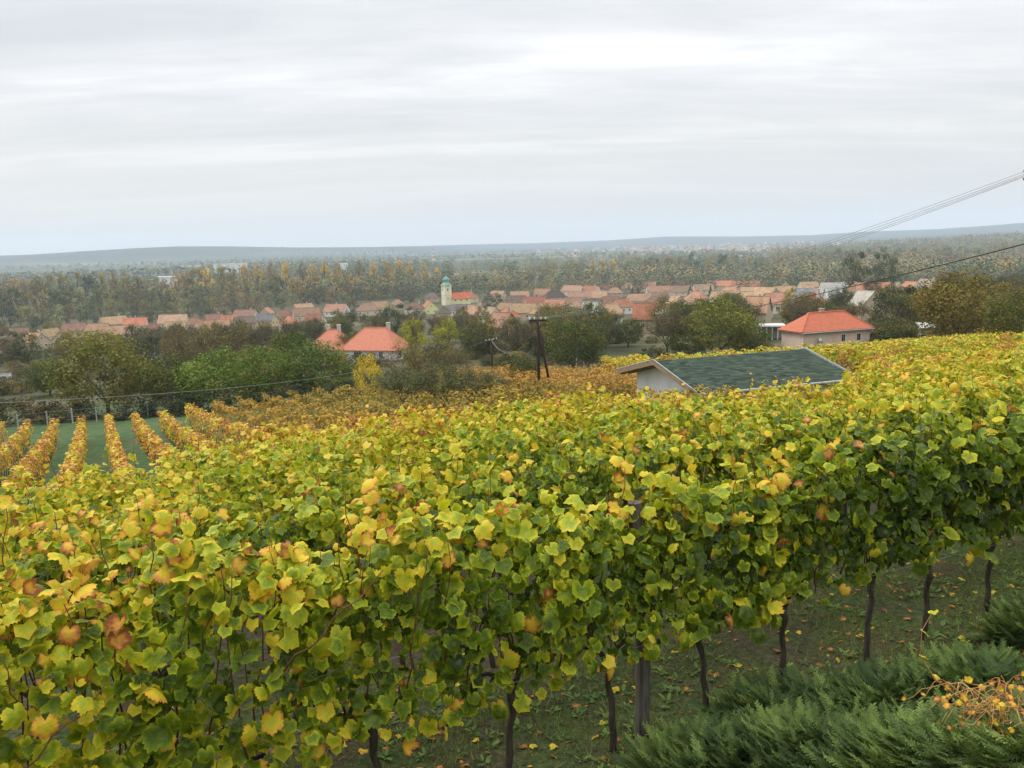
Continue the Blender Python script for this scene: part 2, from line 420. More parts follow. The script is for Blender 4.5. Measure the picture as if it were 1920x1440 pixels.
# ------------------------------------------------------------ ground sheet to the horizon, haze
def build_ground():
    az = np.concatenate([np.arange(-180, -46, 4.0), np.arange(-46, 46, 0.36), np.arange(46, 180, 4.0)])
    az = np.radians(az)
    rr = [1.2]
    while rr[-1] < 7600: rr.append(rr[-1] * 1.048 + 0.02)
    rr = np.array(rr); na, nr = len(az), len(rr)
    X = np.sin(az)[None] * rr[:, None]; Y = np.cos(az)[None] * rr[:, None]
    Z = terrain(X, Y)
    V = np.stack([X, Y, Z], -1).reshape(-1, 3)
    i = np.arange(nr - 1)[:, None]; k = np.arange(na)[None]
    k2 = (k + 1) % na
    F = np.stack([i * na + k, (i + 1) * na + k, (i + 1) * na + k2, i * na + k2], -1).reshape(-1, 4)
    F = F[:, ::-1]
    V = np.vstack([V, [[0, 0, T1(0, 0)]]]); c = len(V) - 1
    F = np.vstack([F, [[c, a, (a + 1) % na, (a + 1) % na] for a in range(0)] or np.zeros((0, 4), int)])
    me = npmesh('ground', V, F, M['ground'], smooth=True)
    # close the little hole under the camera
    fan = MB(); fan.add([V[c]] + [V[a] for a in range(na)], [(0, 1 + (a + 1) % na, 1 + a) for a in range(na)])
    import bmesh
    bm = bmesh.new(); bm.from_mesh(me); me2 = fan.mesh('fan', M['ground']); bm.from_mesh(me2)
    bmesh.ops.remove_doubles(bm, verts=bm.verts, dist=1e-4); bmesh.ops.recalc_face_normals(bm, faces=bm.faces)
    bm.to_mesh(me); bm.free()
    me.polygons.foreach_set('use_smooth', [True] * len(me.polygons))
    obj('ground', me, kind='structure')
build_ground()
def build_haze():
    m, nt = mat('haze')
    v = N(nt, 'ShaderNodeVolumePrincipled')
    v.inputs['Color'].default_value = (0.75, 0.86, 1.0, 1); v.inputs['Density'].default_value = 1.55e-4; v.inputs['Anisotropy'].default_value = 0.0
    out(nt, None, v.outputs[0])
    b = MB().box(-8400, 8400, -8400, 8400, CZ - 41.5, CZ + 190)
    obj('haze', b.mesh('haze', m), kind='stuff')
build_haze()

# ------------------------------------------------------------ grape leaves
def grape_leaf(seed, n_out=36, cup=0.18, fold=0.10, curl=0.0, drop=0.12):
    "lobed, toothed blade one unit long, stalk at the origin, tip along +Y; small ring + 36 point outline, 48 triangles"
    r_ = np.random.default_rng(seed)
    lob = [(90, .60), (31 + r_.uniform(-4, 4), .565), (149 + r_.uniform(-4, 4), .565), (-35, .52), (215, .52)]
    V = [(0, .36, 0)]; S = [(0, 1)]
    def rad(a):
        v = 0.455
        for c, h in lob:
            d = (a - c + 180) % 360 - 180
            v = max(v, h * math.exp(-(d / 25.0) ** 2) + 0.455 * (1 - math.exp(-(d / 25.0) ** 2)))
        d = (a + 90 + 180) % 360 - 180
        return v * (1 - 0.66 * math.exp(-(d / 13.0) ** 2))
    nr = n_out // 6
    jit = r_.normal(0, .02, n_out)
    def add(a, k, e):
        rr = rad(a) * k
        x = rr * math.cos(math.radians(a)) * 1.05; y = .36 + rr * math.sin(math.radians(a))
        q = math.hypot(x, y - .36)
        z = -cup * q * q * 2.2 + fold * abs(x) - drop * max(y - .3, 0) ** 1.5 + (0.05 * math.sin(math.radians(a) * 5 + seed)) * e
        z += curl * (max(0, q - .28) ** 1.3) * 2.2
        V.append((x, y, z))
        vein = max(math.exp(-(((a - c + 180) % 360 - 180) / 7.0) ** 2) for c, _h in lob)
        S.append((e, vein))
    for i in range(nr): add(90 + 360 * i / nr, .5, .4)
    for i in range(n_out): add(90 + 360 * i / n_out, 1 + (.055 if i % 2 == 0 else -.055) + jit[i], 1.0)
    F = []
    for i in range(nr):
        j = (i + 1) % nr; a = 1 + i; b = 1 + j; o = [1 + nr + (6 * i + q) % n_out for q in range(7)]
        F += [(0, a, b), (a, o[0], o[1]), (a, o[1], o[2]), (a, o[2], o[3]), (a, o[3], b), (b, o[3], o[4]), (b, o[4], o[5]), (b, o[5], o[6])]
    return np.array(V), np.array(F), np.array(S)
def leaf_lod1(seed, cup=.2, fold=.12):
    A = [90, 55, 28, -10, -42, -90, 222, 190, 152, 125]; R_ = [.62, .47, .56, .46, .51, .16, .51, .46, .56, .47]
    V = [(0, .36, 0)]; S = [(0, 1)]
    for a, r in zip(A, R_):
        x = r * math.cos(math.radians(a)); y = .36 + r * math.sin(math.radians(a))
        V.append((x, y, -cup * r * r * 2 + fold * abs(x) - .12 * max(y - .3, 0) + .04 * math.sin(a + seed))); S.append((1, 1 if r > .47 else 0))
    return np.array(V), np.array([(0, 1 + (i + 1) % 10, 1 + i) for i in range(10)]), np.array(S)
def leaf_lod2():
    V = [(0, 0, 0), (.5, .42, .06), (0, 1, -.12), (-.5, .42, .06)]
    return np.array(V), np.array([(0, 1, 2), (0, 2, 3)]), np.array([(0, 0), (.6, 0), (1, 0), (.6, 0)])
VAR = [dict(cup=.22, fold=.10, drop=.18), dict(cup=.42, fold=.02, drop=.32), dict(cup=.05, fold=.26, drop=.05), dict(cup=.30, fold=.16, drop=.30),
       dict(cup=-.12, fold=.05, drop=.15), dict(cup=.30, fold=-.22, drop=.26), dict(cup=.45, fold=.15, drop=.70), dict(cup=.10, fold=.55, drop=.10, curl=.7)]
LEAF = [grape_leaf(i, **v) for i, v in enumerate(VAR)]
LEAFME = []
for V_, F_, S_ in LEAF:
    t_ = np.zeros((len(V_), 4)); t_[:, 0] = .5; t_[:, 1:3] = S_; t_[:, 3] = 1
    LEAFME.append(npmesh('grape_leaf', V_, F_, M['leaf'], t_, smooth=True))
L1 = leaf_lod1(1); L2 = leaf_lod2()

def at_row(px, t):
    "position along the row at slope distance t that shows at pixel column px"
    lo, hi = -40, 120
    for _ in range(50):
        m_ = (lo + hi) / 2; x, y = row_xy(m_, t); p = proj([x, y, T1(x, y) + 1])
        if p[2] <= 0 or p[0] < px: lo = m_
        else: hi = m_
    return lo
def canopy(n, half=0.46, z0=0.62, z1=1.82, thick=0.24, ztop=0.16, ph=0.0):
    "positions, normals, tip directions and a height value of the leaves of one vine in its own frame (x along the row, -y to the viewer)"
    P, Nn, T = [], [], []
    for _ in range(n):
        u = random.random(); x = random.uniform(-half, half)
        bump = 0.10 * math.sin(x * 5.2 + ph) + 0.05 * math.sin(x * 11 + ph * 2)
        top = z1 + bump
        if u < .44:                                        # face towards the viewer
            z = z0 + (top - z0) * random.random() ** .80
            y = -thick * (.75 + .35 * math.sin(z * 4 + ph)) + random.gauss(0, .05); nn = (random.gauss(0, .62), -.80 + random.gauss(0, .38), .42 + random.gauss(0, .50)); tt = (random.gauss(0, .55), -.25, -1 + random.gauss(0, .3))
        elif u < .62:
            z = z0 + (top - z0) * random.random() ** .8
            y = thick + random.gauss(0, .06); nn = (random.gauss(0, .4), .85, .42 + random.gauss(0, .35)); tt = (random.gauss(0, .35), .25, -1)
        elif u < .90:
            z = top + random.uniform(-.06, ztop) ; y = random.uniform(-1, 1) * thick * .95; z -= .25 * (y / thick) ** 2 * .5
            nn = (random.gauss(0, .62), random.gauss(-.12, .6) + y * 1.2, .85); tt = (random.gauss(0, .8), (-.5 if y < 0 else .5) + random.gauss(0, .5), -.45)
        else:
            z = random.uniform(z0 + .1, top); y = random.uniform(-1, 1) * thick * .5; nn = (random.gauss(0, .6), random.gauss(-.3, .6), random.gauss(.4, .4)); tt = (random.gauss(0, .6), random.gauss(0, .6), -.8)
        P.append((x, y, z)); Nn.append(nn); T.append(tt)
    return np.array(P), np.array(Nn), np.array(T)
def leaf_m(P, z0=.62, z1=1.82, base=.38, top=.10, low=.10, sd=.15, ph=0):
    h = np.clip((P[:, 2] - z0) / (z1 - z0), 0, 1.15)
    m = base + top * np.clip(h - .75, 0, .4) * 3.0 + low * np.clip(.38 - h, 0, 1) * 3.0 + rng.normal(0, sd * .75, len(P)) + .12 * vnoise(P[:, 0] + ph * 7, P[:, 2] + P[:, 1], .07, int(ph * 10) % 7)
    m = m + .05 * np.sin(P[:, 0] * 4 + ph * 3)
    odd = rng.random(len(P)); m = np.where(odd < .05, m + .28, m); m = np.where(odd > .992, .95, m)
    return np.clip(m, .05, .98)

TRUNKS = []
for k in range(5):
    b = MB(); r_ = random.Random(k)
    lx = r_.uniform(-.10, .10); ly = r_.uniform(-.05, .05)
    pts_ = [(lx * (i / 8) ** 1.4 + .012 * math.sin(i * 2.3 + k), ly * i / 8 + .012 * math.cos(i * 1.7 + k), -.08 + .80 * i / 8) for i in range(9)]
    rad_ = [.036, .028, .025, .027, .023, .024, .022, .027, .034]
    b.tube(pts_, rad_, 8)
    me = b.mesh('vine_trunk', M['bark'], True)
    arms = []
    for sgn in (-1, 1):
        c = MB(); x0, y0, z0 = pts_[-1]
        c.tube([(x0, y0, z0 - .03), (x0 + sgn * .07, y0, z0 + .07), (x0 + sgn * .18, y0 * .5, z0 + .13), (x0 + sgn * .32, 0, z0 + .14 + .02 * k)], [.024, .018, .014, .010], 6)
        arms.append((c.mesh('vine_arm', M['bark'], True)))
    TRUNKS.append((me, arms, pts_[-1]))
def cane_mesh(seed, h):
    r_ = random.Random(seed); b = MB(); x = y = 0; P = []
    ax = r_.gauss(0, .10); ay = r_.gauss(0, .09)
    for i in range(9):
        f = i / 8
        P.append((ax * f + .018 * math.sin(i * 1.9 + seed), ay * f * f + .016 * math.cos(i * 2.3 + seed), h * f))
    return b.tube(P, [.0062 - .0036 * i / 8 for i in range(9)], 4).mesh('vine_cane', M['cane'], True)
CANES = [cane_mesh(i, h) for i, h in enumerate([.9, .95, 1.0, 1.05, 1.1, 1.15, 1.28, 1.42])]

def grapevine(s, t, label, group, n, mode, base=.38, top=.10, low=.10, z1=1.82, flex=1.0, z0=.62):
    x, y = row_xy(s, t)
    x += random.gauss(0, .03)
    root = thing('grapevine', label, 'grapevine', pt(x, y), AZR, group)
    tm, arms, tip = random.choice(TRUNKS)
    ph = random.uniform(0, 6.28)
    if mode < 2:
        obj('trunk', tm, root)
        for a in arms: obj('arm', a, root)
        for k in range(9 if mode == 0 else 6):
            cx = -.38 + .76 * (k + .5) / (9 if mode == 0 else 6) + random.gauss(0, .03)
            obj('cane', random.choice(CANES[:6] if random.random() < .86 else CANES), root, (cx, random.gauss(0, .06), tip[2] + .12), (random.gauss(0, .10), random.gauss(0, .10), random.uniform(0, 6.28)))
        # hanging thin laterals
    P, Nn, T = canopy(n, .48, z0=z0, z1=z1, ph=ph)
    m = leaf_m(P, base=base, top=top, low=low, z1=z1, ph=ph, z0=z0)
    if mode == 0:
        if random.random() < .92:                          # a shoot standing clear of the hedge, with a few leaves
            for _ in range(random.choice((2, 3, 4))):
                sx = random.uniform(-.4, .4); sh = random.uniform(.16, .42)
                q = np.array([[sx + random.gauss(0, .03), random.gauss(-.03, .05), z1 + sh * f + .03] for f in (.35, .65, .95, 1.1)])
                P = np.vstack([P, q]); Nn = np.vstack([Nn, [[random.gauss(0, .6), random.gauss(-.5, .5), .8] for _ in q]])
                T = np.vstack([T, [[random.gauss(0, 1), random.gauss(-.3, .6), -.3] for _ in q]]); m = np.concatenate([m, np.clip(base + .26 + rng.normal(0, .07, 4), 0, .9)])
                obj('cane', CANES[3], root, (sx, 0, z1 - .70), (0, 0, random.uniform(0, 6)), (1, 1, (sh + .72) / 1.05))
        Rm = frames(Nn, T)
        k9 = len(COL.objects)
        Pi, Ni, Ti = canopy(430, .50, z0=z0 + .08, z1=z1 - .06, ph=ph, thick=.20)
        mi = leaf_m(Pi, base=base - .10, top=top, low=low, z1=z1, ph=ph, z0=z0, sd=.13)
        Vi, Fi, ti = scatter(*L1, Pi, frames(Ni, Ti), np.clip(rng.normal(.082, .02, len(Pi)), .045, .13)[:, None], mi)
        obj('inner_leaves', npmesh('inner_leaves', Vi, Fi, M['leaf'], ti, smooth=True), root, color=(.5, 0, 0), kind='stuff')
        for i in range(len(P)):
            if t < 1 and abs(s + P[i][0] - POST_S) < .085 and P[i][1] < .1 and .75 < P[i][2] and random.random() < .72: continue
            sz = min(.150, max(.042, random.gauss(.088, .024))) * flex
            k = random.choice((0, 0, 1, 1, 2, 3, 4, 5, 5, 6, 7)) if m[i] < .86 else random.choice((3, 6, 7))
            o = bpy.data.objects.new('leaf', LEAFME[k]); COL.objects.link(o)
            A = Rm[i] * sz
            o.parent = root
            o.matrix_basis = Matrix(((A[0][0], A[0][1], A[0][2], P[i][0]), (A[1][0], A[1][1], A[1][2], P[i][1]), (A[2][0], A[2][1], A[2][2], P[i][2]), (0, 0, 0, 1)))
            o.color = (float(m[i]), 0, 0, 1)
    return root
MID = []
def mid_meshes():
    for k in range(14):
        P, Nn, T = canopy(430, .54, z0=.75, z1=1.78, ph=k * 1.3, thick=.27)
        if k % 5:
            for _ in range(random.choice((1, 2, 3))):
                sx = random.uniform(-.4, .4); sh = random.uniform(.18, .38)
                q = np.array([[sx + random.gauss(0, .03), random.gauss(0, .05), 1.8 + sh * f] for f in (.2, .5, .8, 1.0)])
                P = np.vstack([P, q]); Nn = np.vstack([Nn, rng.normal(0, .6, (4, 3)) + [0, -.3, .8]]); T = np.vstack([T, rng.normal(0, 1, (4, 3))])
        m = leaf_m(P, base=.5, top=.10, low=.02, sd=.12, ph=k, z0=.75)
        V, F, t = scatter(L1[0], L1[1], L1[2], P, frames(Nn, T), np.clip(rng.normal(.084, .024, len(P)), .045, .14)[:, None], m)
        MID.append(npmesh('vine_foliage', V, F, M['leaf'], t, smooth=True))
mid_meshes()

# the seven rows in front, numbered from the camera
front_names = {-4: 'leftmost grapevine of the nearest row, cut off by the picture corner', -3: 'grapevine of the nearest row with yellow and brown crumpled leaves at left',
    -2: 'leafy grapevine of the nearest row, big green and yellow leaves, lower left', -1: 'grapevine of the nearest row with a long bare brown cane across it',
    0: 'grapevine of the nearest row with a thick bent trunk low at the picture edge', 1: 'grapevine of the nearest row on a straight dark trunk, bottom centre',
    2: 'grapevine of the nearest row with thin slanting trunk just left of the wooden post', 3: 'grapevine of the nearest row right of the post, forked trunk behind juniper',
    4: 'grapevine of the nearest row with thin trunk sunk in juniper, yellow low leaves', 5: 'dark green grapevine of the nearest row on a stout black trunk, above the juniper',
    6: 'grapevine of the nearest row on a slender trunk between two stout ones', 7: 'grapevine of the nearest row with forked black trunk at the right',
    8: 'dark grapevine of the nearest row at the right picture edge', 9: 'last grapevine of the nearest row, beyond the right edge of the junipers', 10: 'half hidden grapevine at the right end of the nearest row'}
SP = .85
POST_S = at_row(1203, .02)
for k in range(-4, 11):
    b = .42 + (.14 if k < -1 else .08 if k < 1 else .02 if k < 4 else 0) - (.10 if k >= 5 else 0) + random.gauss(0, .02)
    grapevine(k * SP, 0, front_names[k], 'grapevines of the nearest row', 285 if k < 8 else 240, 0, base=b - .03, top=.15 if k < 5 else .10, low=.10 if k != 2 else .16, z1=1.80 + (.06 if k < 0 else 0) - (.04 if k in (2, 3) else 0), z0=.55 if k < 0 else (.66 if k < 2 else .80))
ordn = ['second', 'third', 'fourth', 'fifth', 'sixth', 'seventh', 'eighth']
MARKS = [(190, 'the orange vine rows'), (480, 'the walnut trees'), (720, 'the long orange roof'), (900, 'the rust red shrubs'), (1080, 'the A-frame pole'), (1260, 'the white gable'),
         (1440, 'the green roof'), (1620, 'the green roof corner'), (1780, 'the bronze tree'), (9999, 'the right edge')]
nth = {}
for r in range(2, 9):
    t = (r - 1) * 1.95
    for k in range(-14, 50):
        s = k * .95 + .4 * (r % 3)
        x, y = row_xy(s, t); px, py, D = proj([x, y, T1(x, y) + 1.7])
        if not (-110 < px < 2030): continue
        if r == 6 and not (px > 1600 or 250 < px < 1285): continue
        if r == 7 and not (px > 1610 or 560 < px < 1080): continue
        if r == 8 and px < 1620: continue
        left = px < 900
        mk = next(n_ for lim, n_ in MARKS if px < lim)
        nth[(r, mk)] = nth.get((r, mk), 0) + 1
        lb = 'grapevine of the %s row, below %s, %s from the left there' % (ordn[r - 2], mk, ['first', 'second', 'third', 'fourth', 'fifth', 'sixth', 'seventh', 'eighth', 'ninth'][min(8, nth[(r, mk)] - 1)])
        gp = '%s row of grapevines' % ordn[r - 2]
        if r == 2 and -150 < px < 1960:
            grapevine(s, t, lb, gp, 185, 0, base=.42 + (.03 if left else 0), top=.14, low=0, z1=1.80, z0=1.0, flex=.97)
            continue
        root = thing('grapevine', lb, 'grapevine', pt(x, y), AZR + random.choice((0, math.pi)), gp)
        tm, arms, tip = random.choice(TRUNKS)
        sh = .44 + .010 * t + random.gauss(0, .04) + .05 * math.sin(s * .35 + r) + (.02 if left else 0) + (.07 if r >= 7 else 0) + (.04 if r >= 5 else 0)
        obj('trunk', tm, root)
        if r < 6:
            for q in range(3): obj('cane', random.choice(CANES), root, (random.uniform(-.4, .4), random.gauss(0, .1), .72), (random.gauss(0, .1), random.gauss(0, .1), random.uniform(0, 6)))
        fo = obj('leaves', random.choice(MID), root, (0, 0, random.gauss(0, .03)), (0, 0, 0), (1, 1, .97 + random.gauss(0, .035)), color=(sh, 0, 0), kind='stuff')

# ------------------------------------------------------------ posts and trellis wires of the near rows
def post_mesh(w, h, m, round_=False, lean=0.0, taper=.9):
    b = MB()
    if round_:
        b.tube([(0, 0, -.1), (.012, 0, h * .4), (lean * .6, .006, h * .8), (lean, 0, h)], [w / 2, w / 2 * 1.03, w / 2 * .96, w / 2 * taper], 14)
    else:
        q = w / 2
        V = []
        for z, s_, l in ((-.1, 1, 0), (h * .5, 1.02, lean * .4), (h - .02, .98, lean), (h, .85, lean)):
            V += [(-q * s_ + l, -q * s_, z), (q * s_ + l, -q * s_, z), (q * s_ + l, q * s_, z), (-q * s_ + l, q * s_, z)]
        F = [(i * 4 + k, i * 4 + (k + 1) % 4, (i + 1) * 4 + (k + 1) % 4, (i + 1) * 4 + k) for i in range(3) for k in range(4)] + [(3, 2, 1, 0), (12, 13, 14, 15)]
        b.add(V, F)
    return b.mesh('post', m)
PW = post_mesh(.105, 1.95, M['oldwood'], True, lean=-.05)
PW2 = post_mesh(.10, 2.1, M['oldwood'], True, lean=.06)
PC = post_mesh(.09, 2.0, M['concrete'])
def single(name, me, label, cat, loc, rotz=0, group=None, scale=None, color=None, kind=None):
    return obj(name, me, None, loc, (0, 0, rotz), scale, color, label=label, category=cat, group=group, kind=kind)
x, y = row_xy(POST_S, .02)
single('vineyard_post', PW, 'weathered round wooden post standing in the nearest vine row', 'post', pt(x, y), 0, 'wooden posts of the near vineyard', (1, 1, .93))
for px, t, lb, sc_ in ((2, 9.5, 'grey wooden post at the left picture edge above the vines', 1.25), (707, 15.4, 'grey leaning post stump beyond the vine rows, left of centre', .92), (771, 15.2, 'dark grey post among rust red leaves beyond the rows', .95),
                       (577, 15.5, 'grey post top behind the yellow vines, left of the leaning stump', .9), (955, 15.0, 'short grey post behind the vines near the utility pole', .8), (1415, 10, 'post hidden among yellow vines before the green roof', .72)):
    x, y = row_xy(at_row(px, t), t)
    single('vineyard_post', PW2 if px != 771 else PW, lb, 'post', pt(x, y), random.uniform(0, 3), 'wooden posts of the near vineyard', (1, 1, sc_))
for i, z in enumerate((.78, 1.15, 1.52)):
    b = MB(); P = []
    for k in range(0, 15):
        s = -4 + k * 1.0; x, y = row_xy(s, -.05); P.append(tuple(pt(x, y, z - .012 * (k % 4 in (1, 2)))))
    b.tube(P, .0022, 4)
    single('trellis_wire', b.mesh('trellis_wire', M['wire']), ('lowest', 'middle', 'topmost')[i] + ' steel trellis wire running through the nearest vine row', 'wire', (0, 0, 0), 0, 'trellis wires')
# long bare canes across the nearest row
for (s0, z0_, s1, z1_, lb) in ((-.62, 1.35, -.05, 1.78, 'bare reddish cane rising to the right across the nearest row'), (-1.95, 1.1, -1.45, 1.5, 'short dark cane sloping across the lower left leaves')):
    b = MB(); P = []
    for k in range(9):
        f = k / 8; x, y = row_xy(s0 + (s1 - s0) * f, -.36 + .02 * math.sin(k * 2)); P.append(tuple(pt(x, y, z0_ + (z1_ - z0_) * f + .02 * math.sin(k * 1.7))))
    b.tube(P, [.0062 - .0035 * k / 8 for k in range(9)], 6)
    single('bare_cane', b.mesh('bare_cane', M['cane'], True), lb, 'cane', (0, 0, 0), 0)

# ------------------------------------------------------------ grass, weeds and fallen leaves under the near rows
def ground_cover():
    n = 150000
    s = rng.uniform(-3, 12, n); t = rng.uniform(-2.4, 2.6, n)
    keep = (vnoise(s * 1.0, t * 1.0, .45, 3) + rng.normal(0, .35, n)) > -.22
    s, t = s[keep], t[keep]; n = len(s)
    xy = P0[None] + RD[None] * s[:, None] + ND[None] * t[:, None]
    z = terrain(xy[:, 0], xy[:, 1])
    V = np.zeros((n, 3, 3)); a = rng.uniform(0, 6.28, n); h = rng.uniform(.012, .07, n) * (1 + .8 * (rng.random(n) < .1)); wd = rng.uniform(.002, .0045, n)
    ln = rng.normal(0, .045, (n, 2))
    V[:, 0] = np.stack([xy[:, 0] - np.cos(a) * wd, xy[:, 1] - np.sin(a) * wd, z - .004], 1)
    V[:, 1] = np.stack([xy[:, 0] + np.cos(a) * wd, xy[:, 1] + np.sin(a) * wd, z - .004], 1)
    V[:, 2] = np.stack([xy[:, 0] + ln[:, 0], xy[:, 1] + ln[:, 1], z + h], 1)
    t4 = np.zeros((n, 3, 4)); t4[:, :, 0] = rng.random(n)[:, None]; t4[:, :, 1] = rng.random(n)[:, None] ** 1.0
    obj('grass', npmesh('grass', V.reshape(-1, 3), np.arange(n * 3).reshape(-1, 3), M['foliage'], t4.reshape(-1, 4)), color=(.10, .145, .045), kind='stuff')
    # broad weeds in rosettes
    n = 1500; s = rng.uniform(-3, 12, n); t = rng.uniform(-1.9, 2.4, n); P, Nn, T, Sz = [], [], [], []
    for i in range(n):
        if vnoise(s[i], t[i], .45, 3) < -.15: continue
        xy = row_xy(s[i], t[i]); z = T1(*xy)
        for k in range(random.randint(5, 9)):
            a = random.uniform(0, 6.28); c_, s_ = math.cos(a), math.sin(a)
            P.append((xy[0] + c_ * .01, xy[1] + s_ * .01, z + .012)); T.append((c_, s_, random.uniform(.1, .9))); Nn.append((-c_ * .4, -s_ * .4, 1)); Sz.append(random.uniform(.04, .10))
    tv = np.array([(0, 0, 0), (.17, .45, .02), (.12, .85, -.02), (0, 1, -.07), (-.12, .85, -.02), (-.17, .45, .02)]); tf = np.array([(0, 1, 5), (1, 2, 5), (2, 4, 5), (2, 3, 4)])
    V, F, tt = scatter(tv, tf, np.zeros((6, 2)), np.array(P), frames(np.array(Nn), np.array(T)), np.array(Sz)[:, None] * rng.uniform(.5, 1.0, (len(P), 1)), rng.random(len(P)))
    obj('ground_cover', npmesh('ground_cover', V, F, M['foliage'], tt), color=(.085, .14, .045), kind='stuff')
    n = 1700; s = rng.uniform(-3, 13, n); t = rng.uniform(-2.2, 3, n); xy = P0[None] + RD[None] * s[:, None] + ND[None] * t[:, None]
    P = np.column_stack([xy, terrain(xy[:, 0], xy[:, 1]) + .015]); Nn = np.column_stack([rng.normal(0, .35, (n, 2)), np.ones(n)])
    V, F, tt = scatter(L1[0], L1[1], L1[2], P, frames(Nn, rng.normal(0, 1, (n, 3))), rng.uniform(.025, .085, n)[:, None], rng.choice([.72, .80, .96, .97, .98, .99, 1.0, 1.0], n))
    obj('fallen_leaves', npmesh('fallen_leaves', V, F, M['leaf'], tt, smooth=True), color=(.5, 0, 0), kind='stuff')
ground_cover()
def slope_tufts():
    n = 26000; s = rng.uniform(-62, -8, n); t = rng.uniform(16, 66, n); xy = P0[None] + RD[None] * s[:, None] + ND[None] * t[:, None]
    P = np.column_stack([xy, terrain(xy[:, 0], xy[:, 1]) + .03]); Nn = rng.normal(0, .7, (n, 3)) + [0, -.3, .7]; Rm = frames(Nn, rng.normal(0, 1, (n, 3)))
    TV = np.array([(0, -.5, 0), (.35, 0, .1), (0, .5, 0), (-.35, 0, .1)]); TF = np.array([(0, 1, 2), (0, 2, 3)])
    V, F, tt = scatter(TV, TF, np.zeros((4, 2)), P, Rm, rng.uniform(.05, .17, n)[:, None], np.clip(.5 + .6 * vnoise(s, t, 1.5, 4) + rng.normal(0, .25, n), 0, 1))
    tt[:, 1] = np.repeat(rng.random(n), 4)
    obj('grass', npmesh('grass', V, F, M['foliage'], tt), color=(.055, .09, .032), kind='stuff')
slope_tufts()

# ------------------------------------------------------------ junipers on the bank
def juniper_sprig(seed):
    r_ = random.Random(seed); V, F = [], []
    def blade(p, d, w_, up):
        d = Vector(d); s = d.cross(Vector(up)).normalized() * w_; p = Vector(p); b = len(V)
        V.extend([tuple(p - s), tuple(p + s), tuple(p + d)]); F.append((b, b + 1, b + 2))
    V += [(-.004, 0, 0), (.004, 0, 0), (0, 1, .10)]; F.append((0, 1, 2))
    for k in range(22):
        f = .08 + .9 * k / 21; sg = 1 if k % 2 else -1
        L = .34 * (1 - f * .72) * r_.uniform(.75, 1.2); p = (0, f, .10 * f * f); d = Vector((sg * .75, .66, r_.uniform(-.15, .35))).normalized() * L
        blade(p, d, .024, (0, 0, 1))
        for q in range(5):
            g = .2 + .16 * q; pp = Vector(p) + d * g; e = Vector((sg * .35 + (1 if q % 2 else -1) * .55, .8, r_.uniform(-.3, .5))).normalized() * L * .42 * (1.2 - g)
            blade(pp, e, .030, (r_.uniform(-.5, .5), 0, 1))
    return np.array(V), np.array(F), np.zeros((len(V), 2))
SPR = [juniper_sprig(i) for i in range(3)]
def juniper(cx, cy, rx, ry, h, n, label, yaw=0.0):
    base = pt(cx, cy)
    n = int(n * .78)
    root = thing('juniper_shrub', label, 'juniper', base, yaw, 'spreading junipers on the bank')
    b = MB(); r_ = random.Random(int(cx * 100))
    for k in range(11):
        a = 6.28 * k / 11 + r_.uniform(-.2, .2); ex, ey = math.cos(a) * rx * .75, math.sin(a) * ry * .75
        wx, wy = ex * math.cos(yaw) - ey * math.sin(yaw), ex * math.sin(yaw) + ey * math.cos(yaw)
        gz = T1(cx + wx, cy + wy) - base.z
        b.tube([(0, 0, 0), (ex * .4, ey * .4, gz * .4 + h * .35), (ex, ey, gz + h * .5)], [.022, .014, .005], 5)
    obj('branches', b.mesh('branches', M['treebark'], True), root)
    P, Nn, T = [], [], []
    for i in range(n):
        a = random.uniform(0, 6.28); q = random.random() ** .55
        ex, ey = math.cos(a) * rx * q, math.sin(a) * ry * q
        wx, wy = ex * math.cos(yaw) - ey * math.sin(yaw), ex * math.sin(yaw) + ey * math.cos(yaw)
        gz = T1(cx + wx, cy + wy) - base.z
        h_ = h * .8
        lump = .75 + .45 * float(vnoise(wx + cx, wy + cy, .16, 9))
        hz_ = gz + h_ * (1 - q ** 2.6) * lump * random.uniform(.35, 1.0) + .03
        P.append((ex, ey, hz_))
        u = Vector((math.cos(a) * .4 + random.gauss(0, .58) - .30, math.sin(a) * .3 + random.gauss(0, .55) + .15, random.uniform(.0, .9)))
        T.append(tuple(u)); Nn.append((-u.x * .5 + random.gauss(0, .3), -u.y * .5 + random.gauss(0, .3), 1))
    P, Nn, T = map(np.array, (P, Nn, T))
    R_ = frames(Nn, T); sz = rng.uniform(.11, .25, n)[:, None]; m = np.clip(.42 + .8 * vnoise(P[:, 0] + cx, P[:, 1] + cy, .22, 5) + rng.normal(0, .34, n), 0, 1)
    Vs, Fs, Ts, o_ = [], [], [], 0
    for k in range(3):
        i = np.arange(k, n, 3)
        V, F, t = scatter(SPR[k][0], SPR[k][1], SPR[k][2], P[i], R_[i], sz[i], m[i])
        Vs.append(V); Fs.append(F + o_); Ts.append(t); o_ += len(V)
    T4 = np.vstack(Ts); T4[:, 1] = 0
    obj('foliage', npmesh('juniper_foliage', np.vstack(Vs), np.vstack(Fs), M['foliage'], T4), root, color=(.125, .19, .068), kind='stuff')
def jun_at(px, py, rx, ry, h, n, label, yaw):
    p, _d = hit(px, py, 2.2)
    juniper(p[0], p[1], rx, ry, h, n, label, yaw)
jun_at(1310, 1440, .46, .30, .13, 800, 'low feathery juniper nearest the bare grass, bottom edge right of centre', .5)
jun_at(1500, 1420, .55, .36, .17, 1100, 'feathery juniper in the middle of the bank, bottom edge', .55)
jun_at(1440, 1335, .50, .22, .10, 620, 'low juniper sprays reaching under the nearest vine row', .45)
jun_at(1640, 1330, .60, .30, .14, 950, 'juniper between the low sprays and the dried vine', .5)
jun_at(1800, 1290, .60, .30, .14, 900, 'juniper spreading above the dried vine tangle', .5)
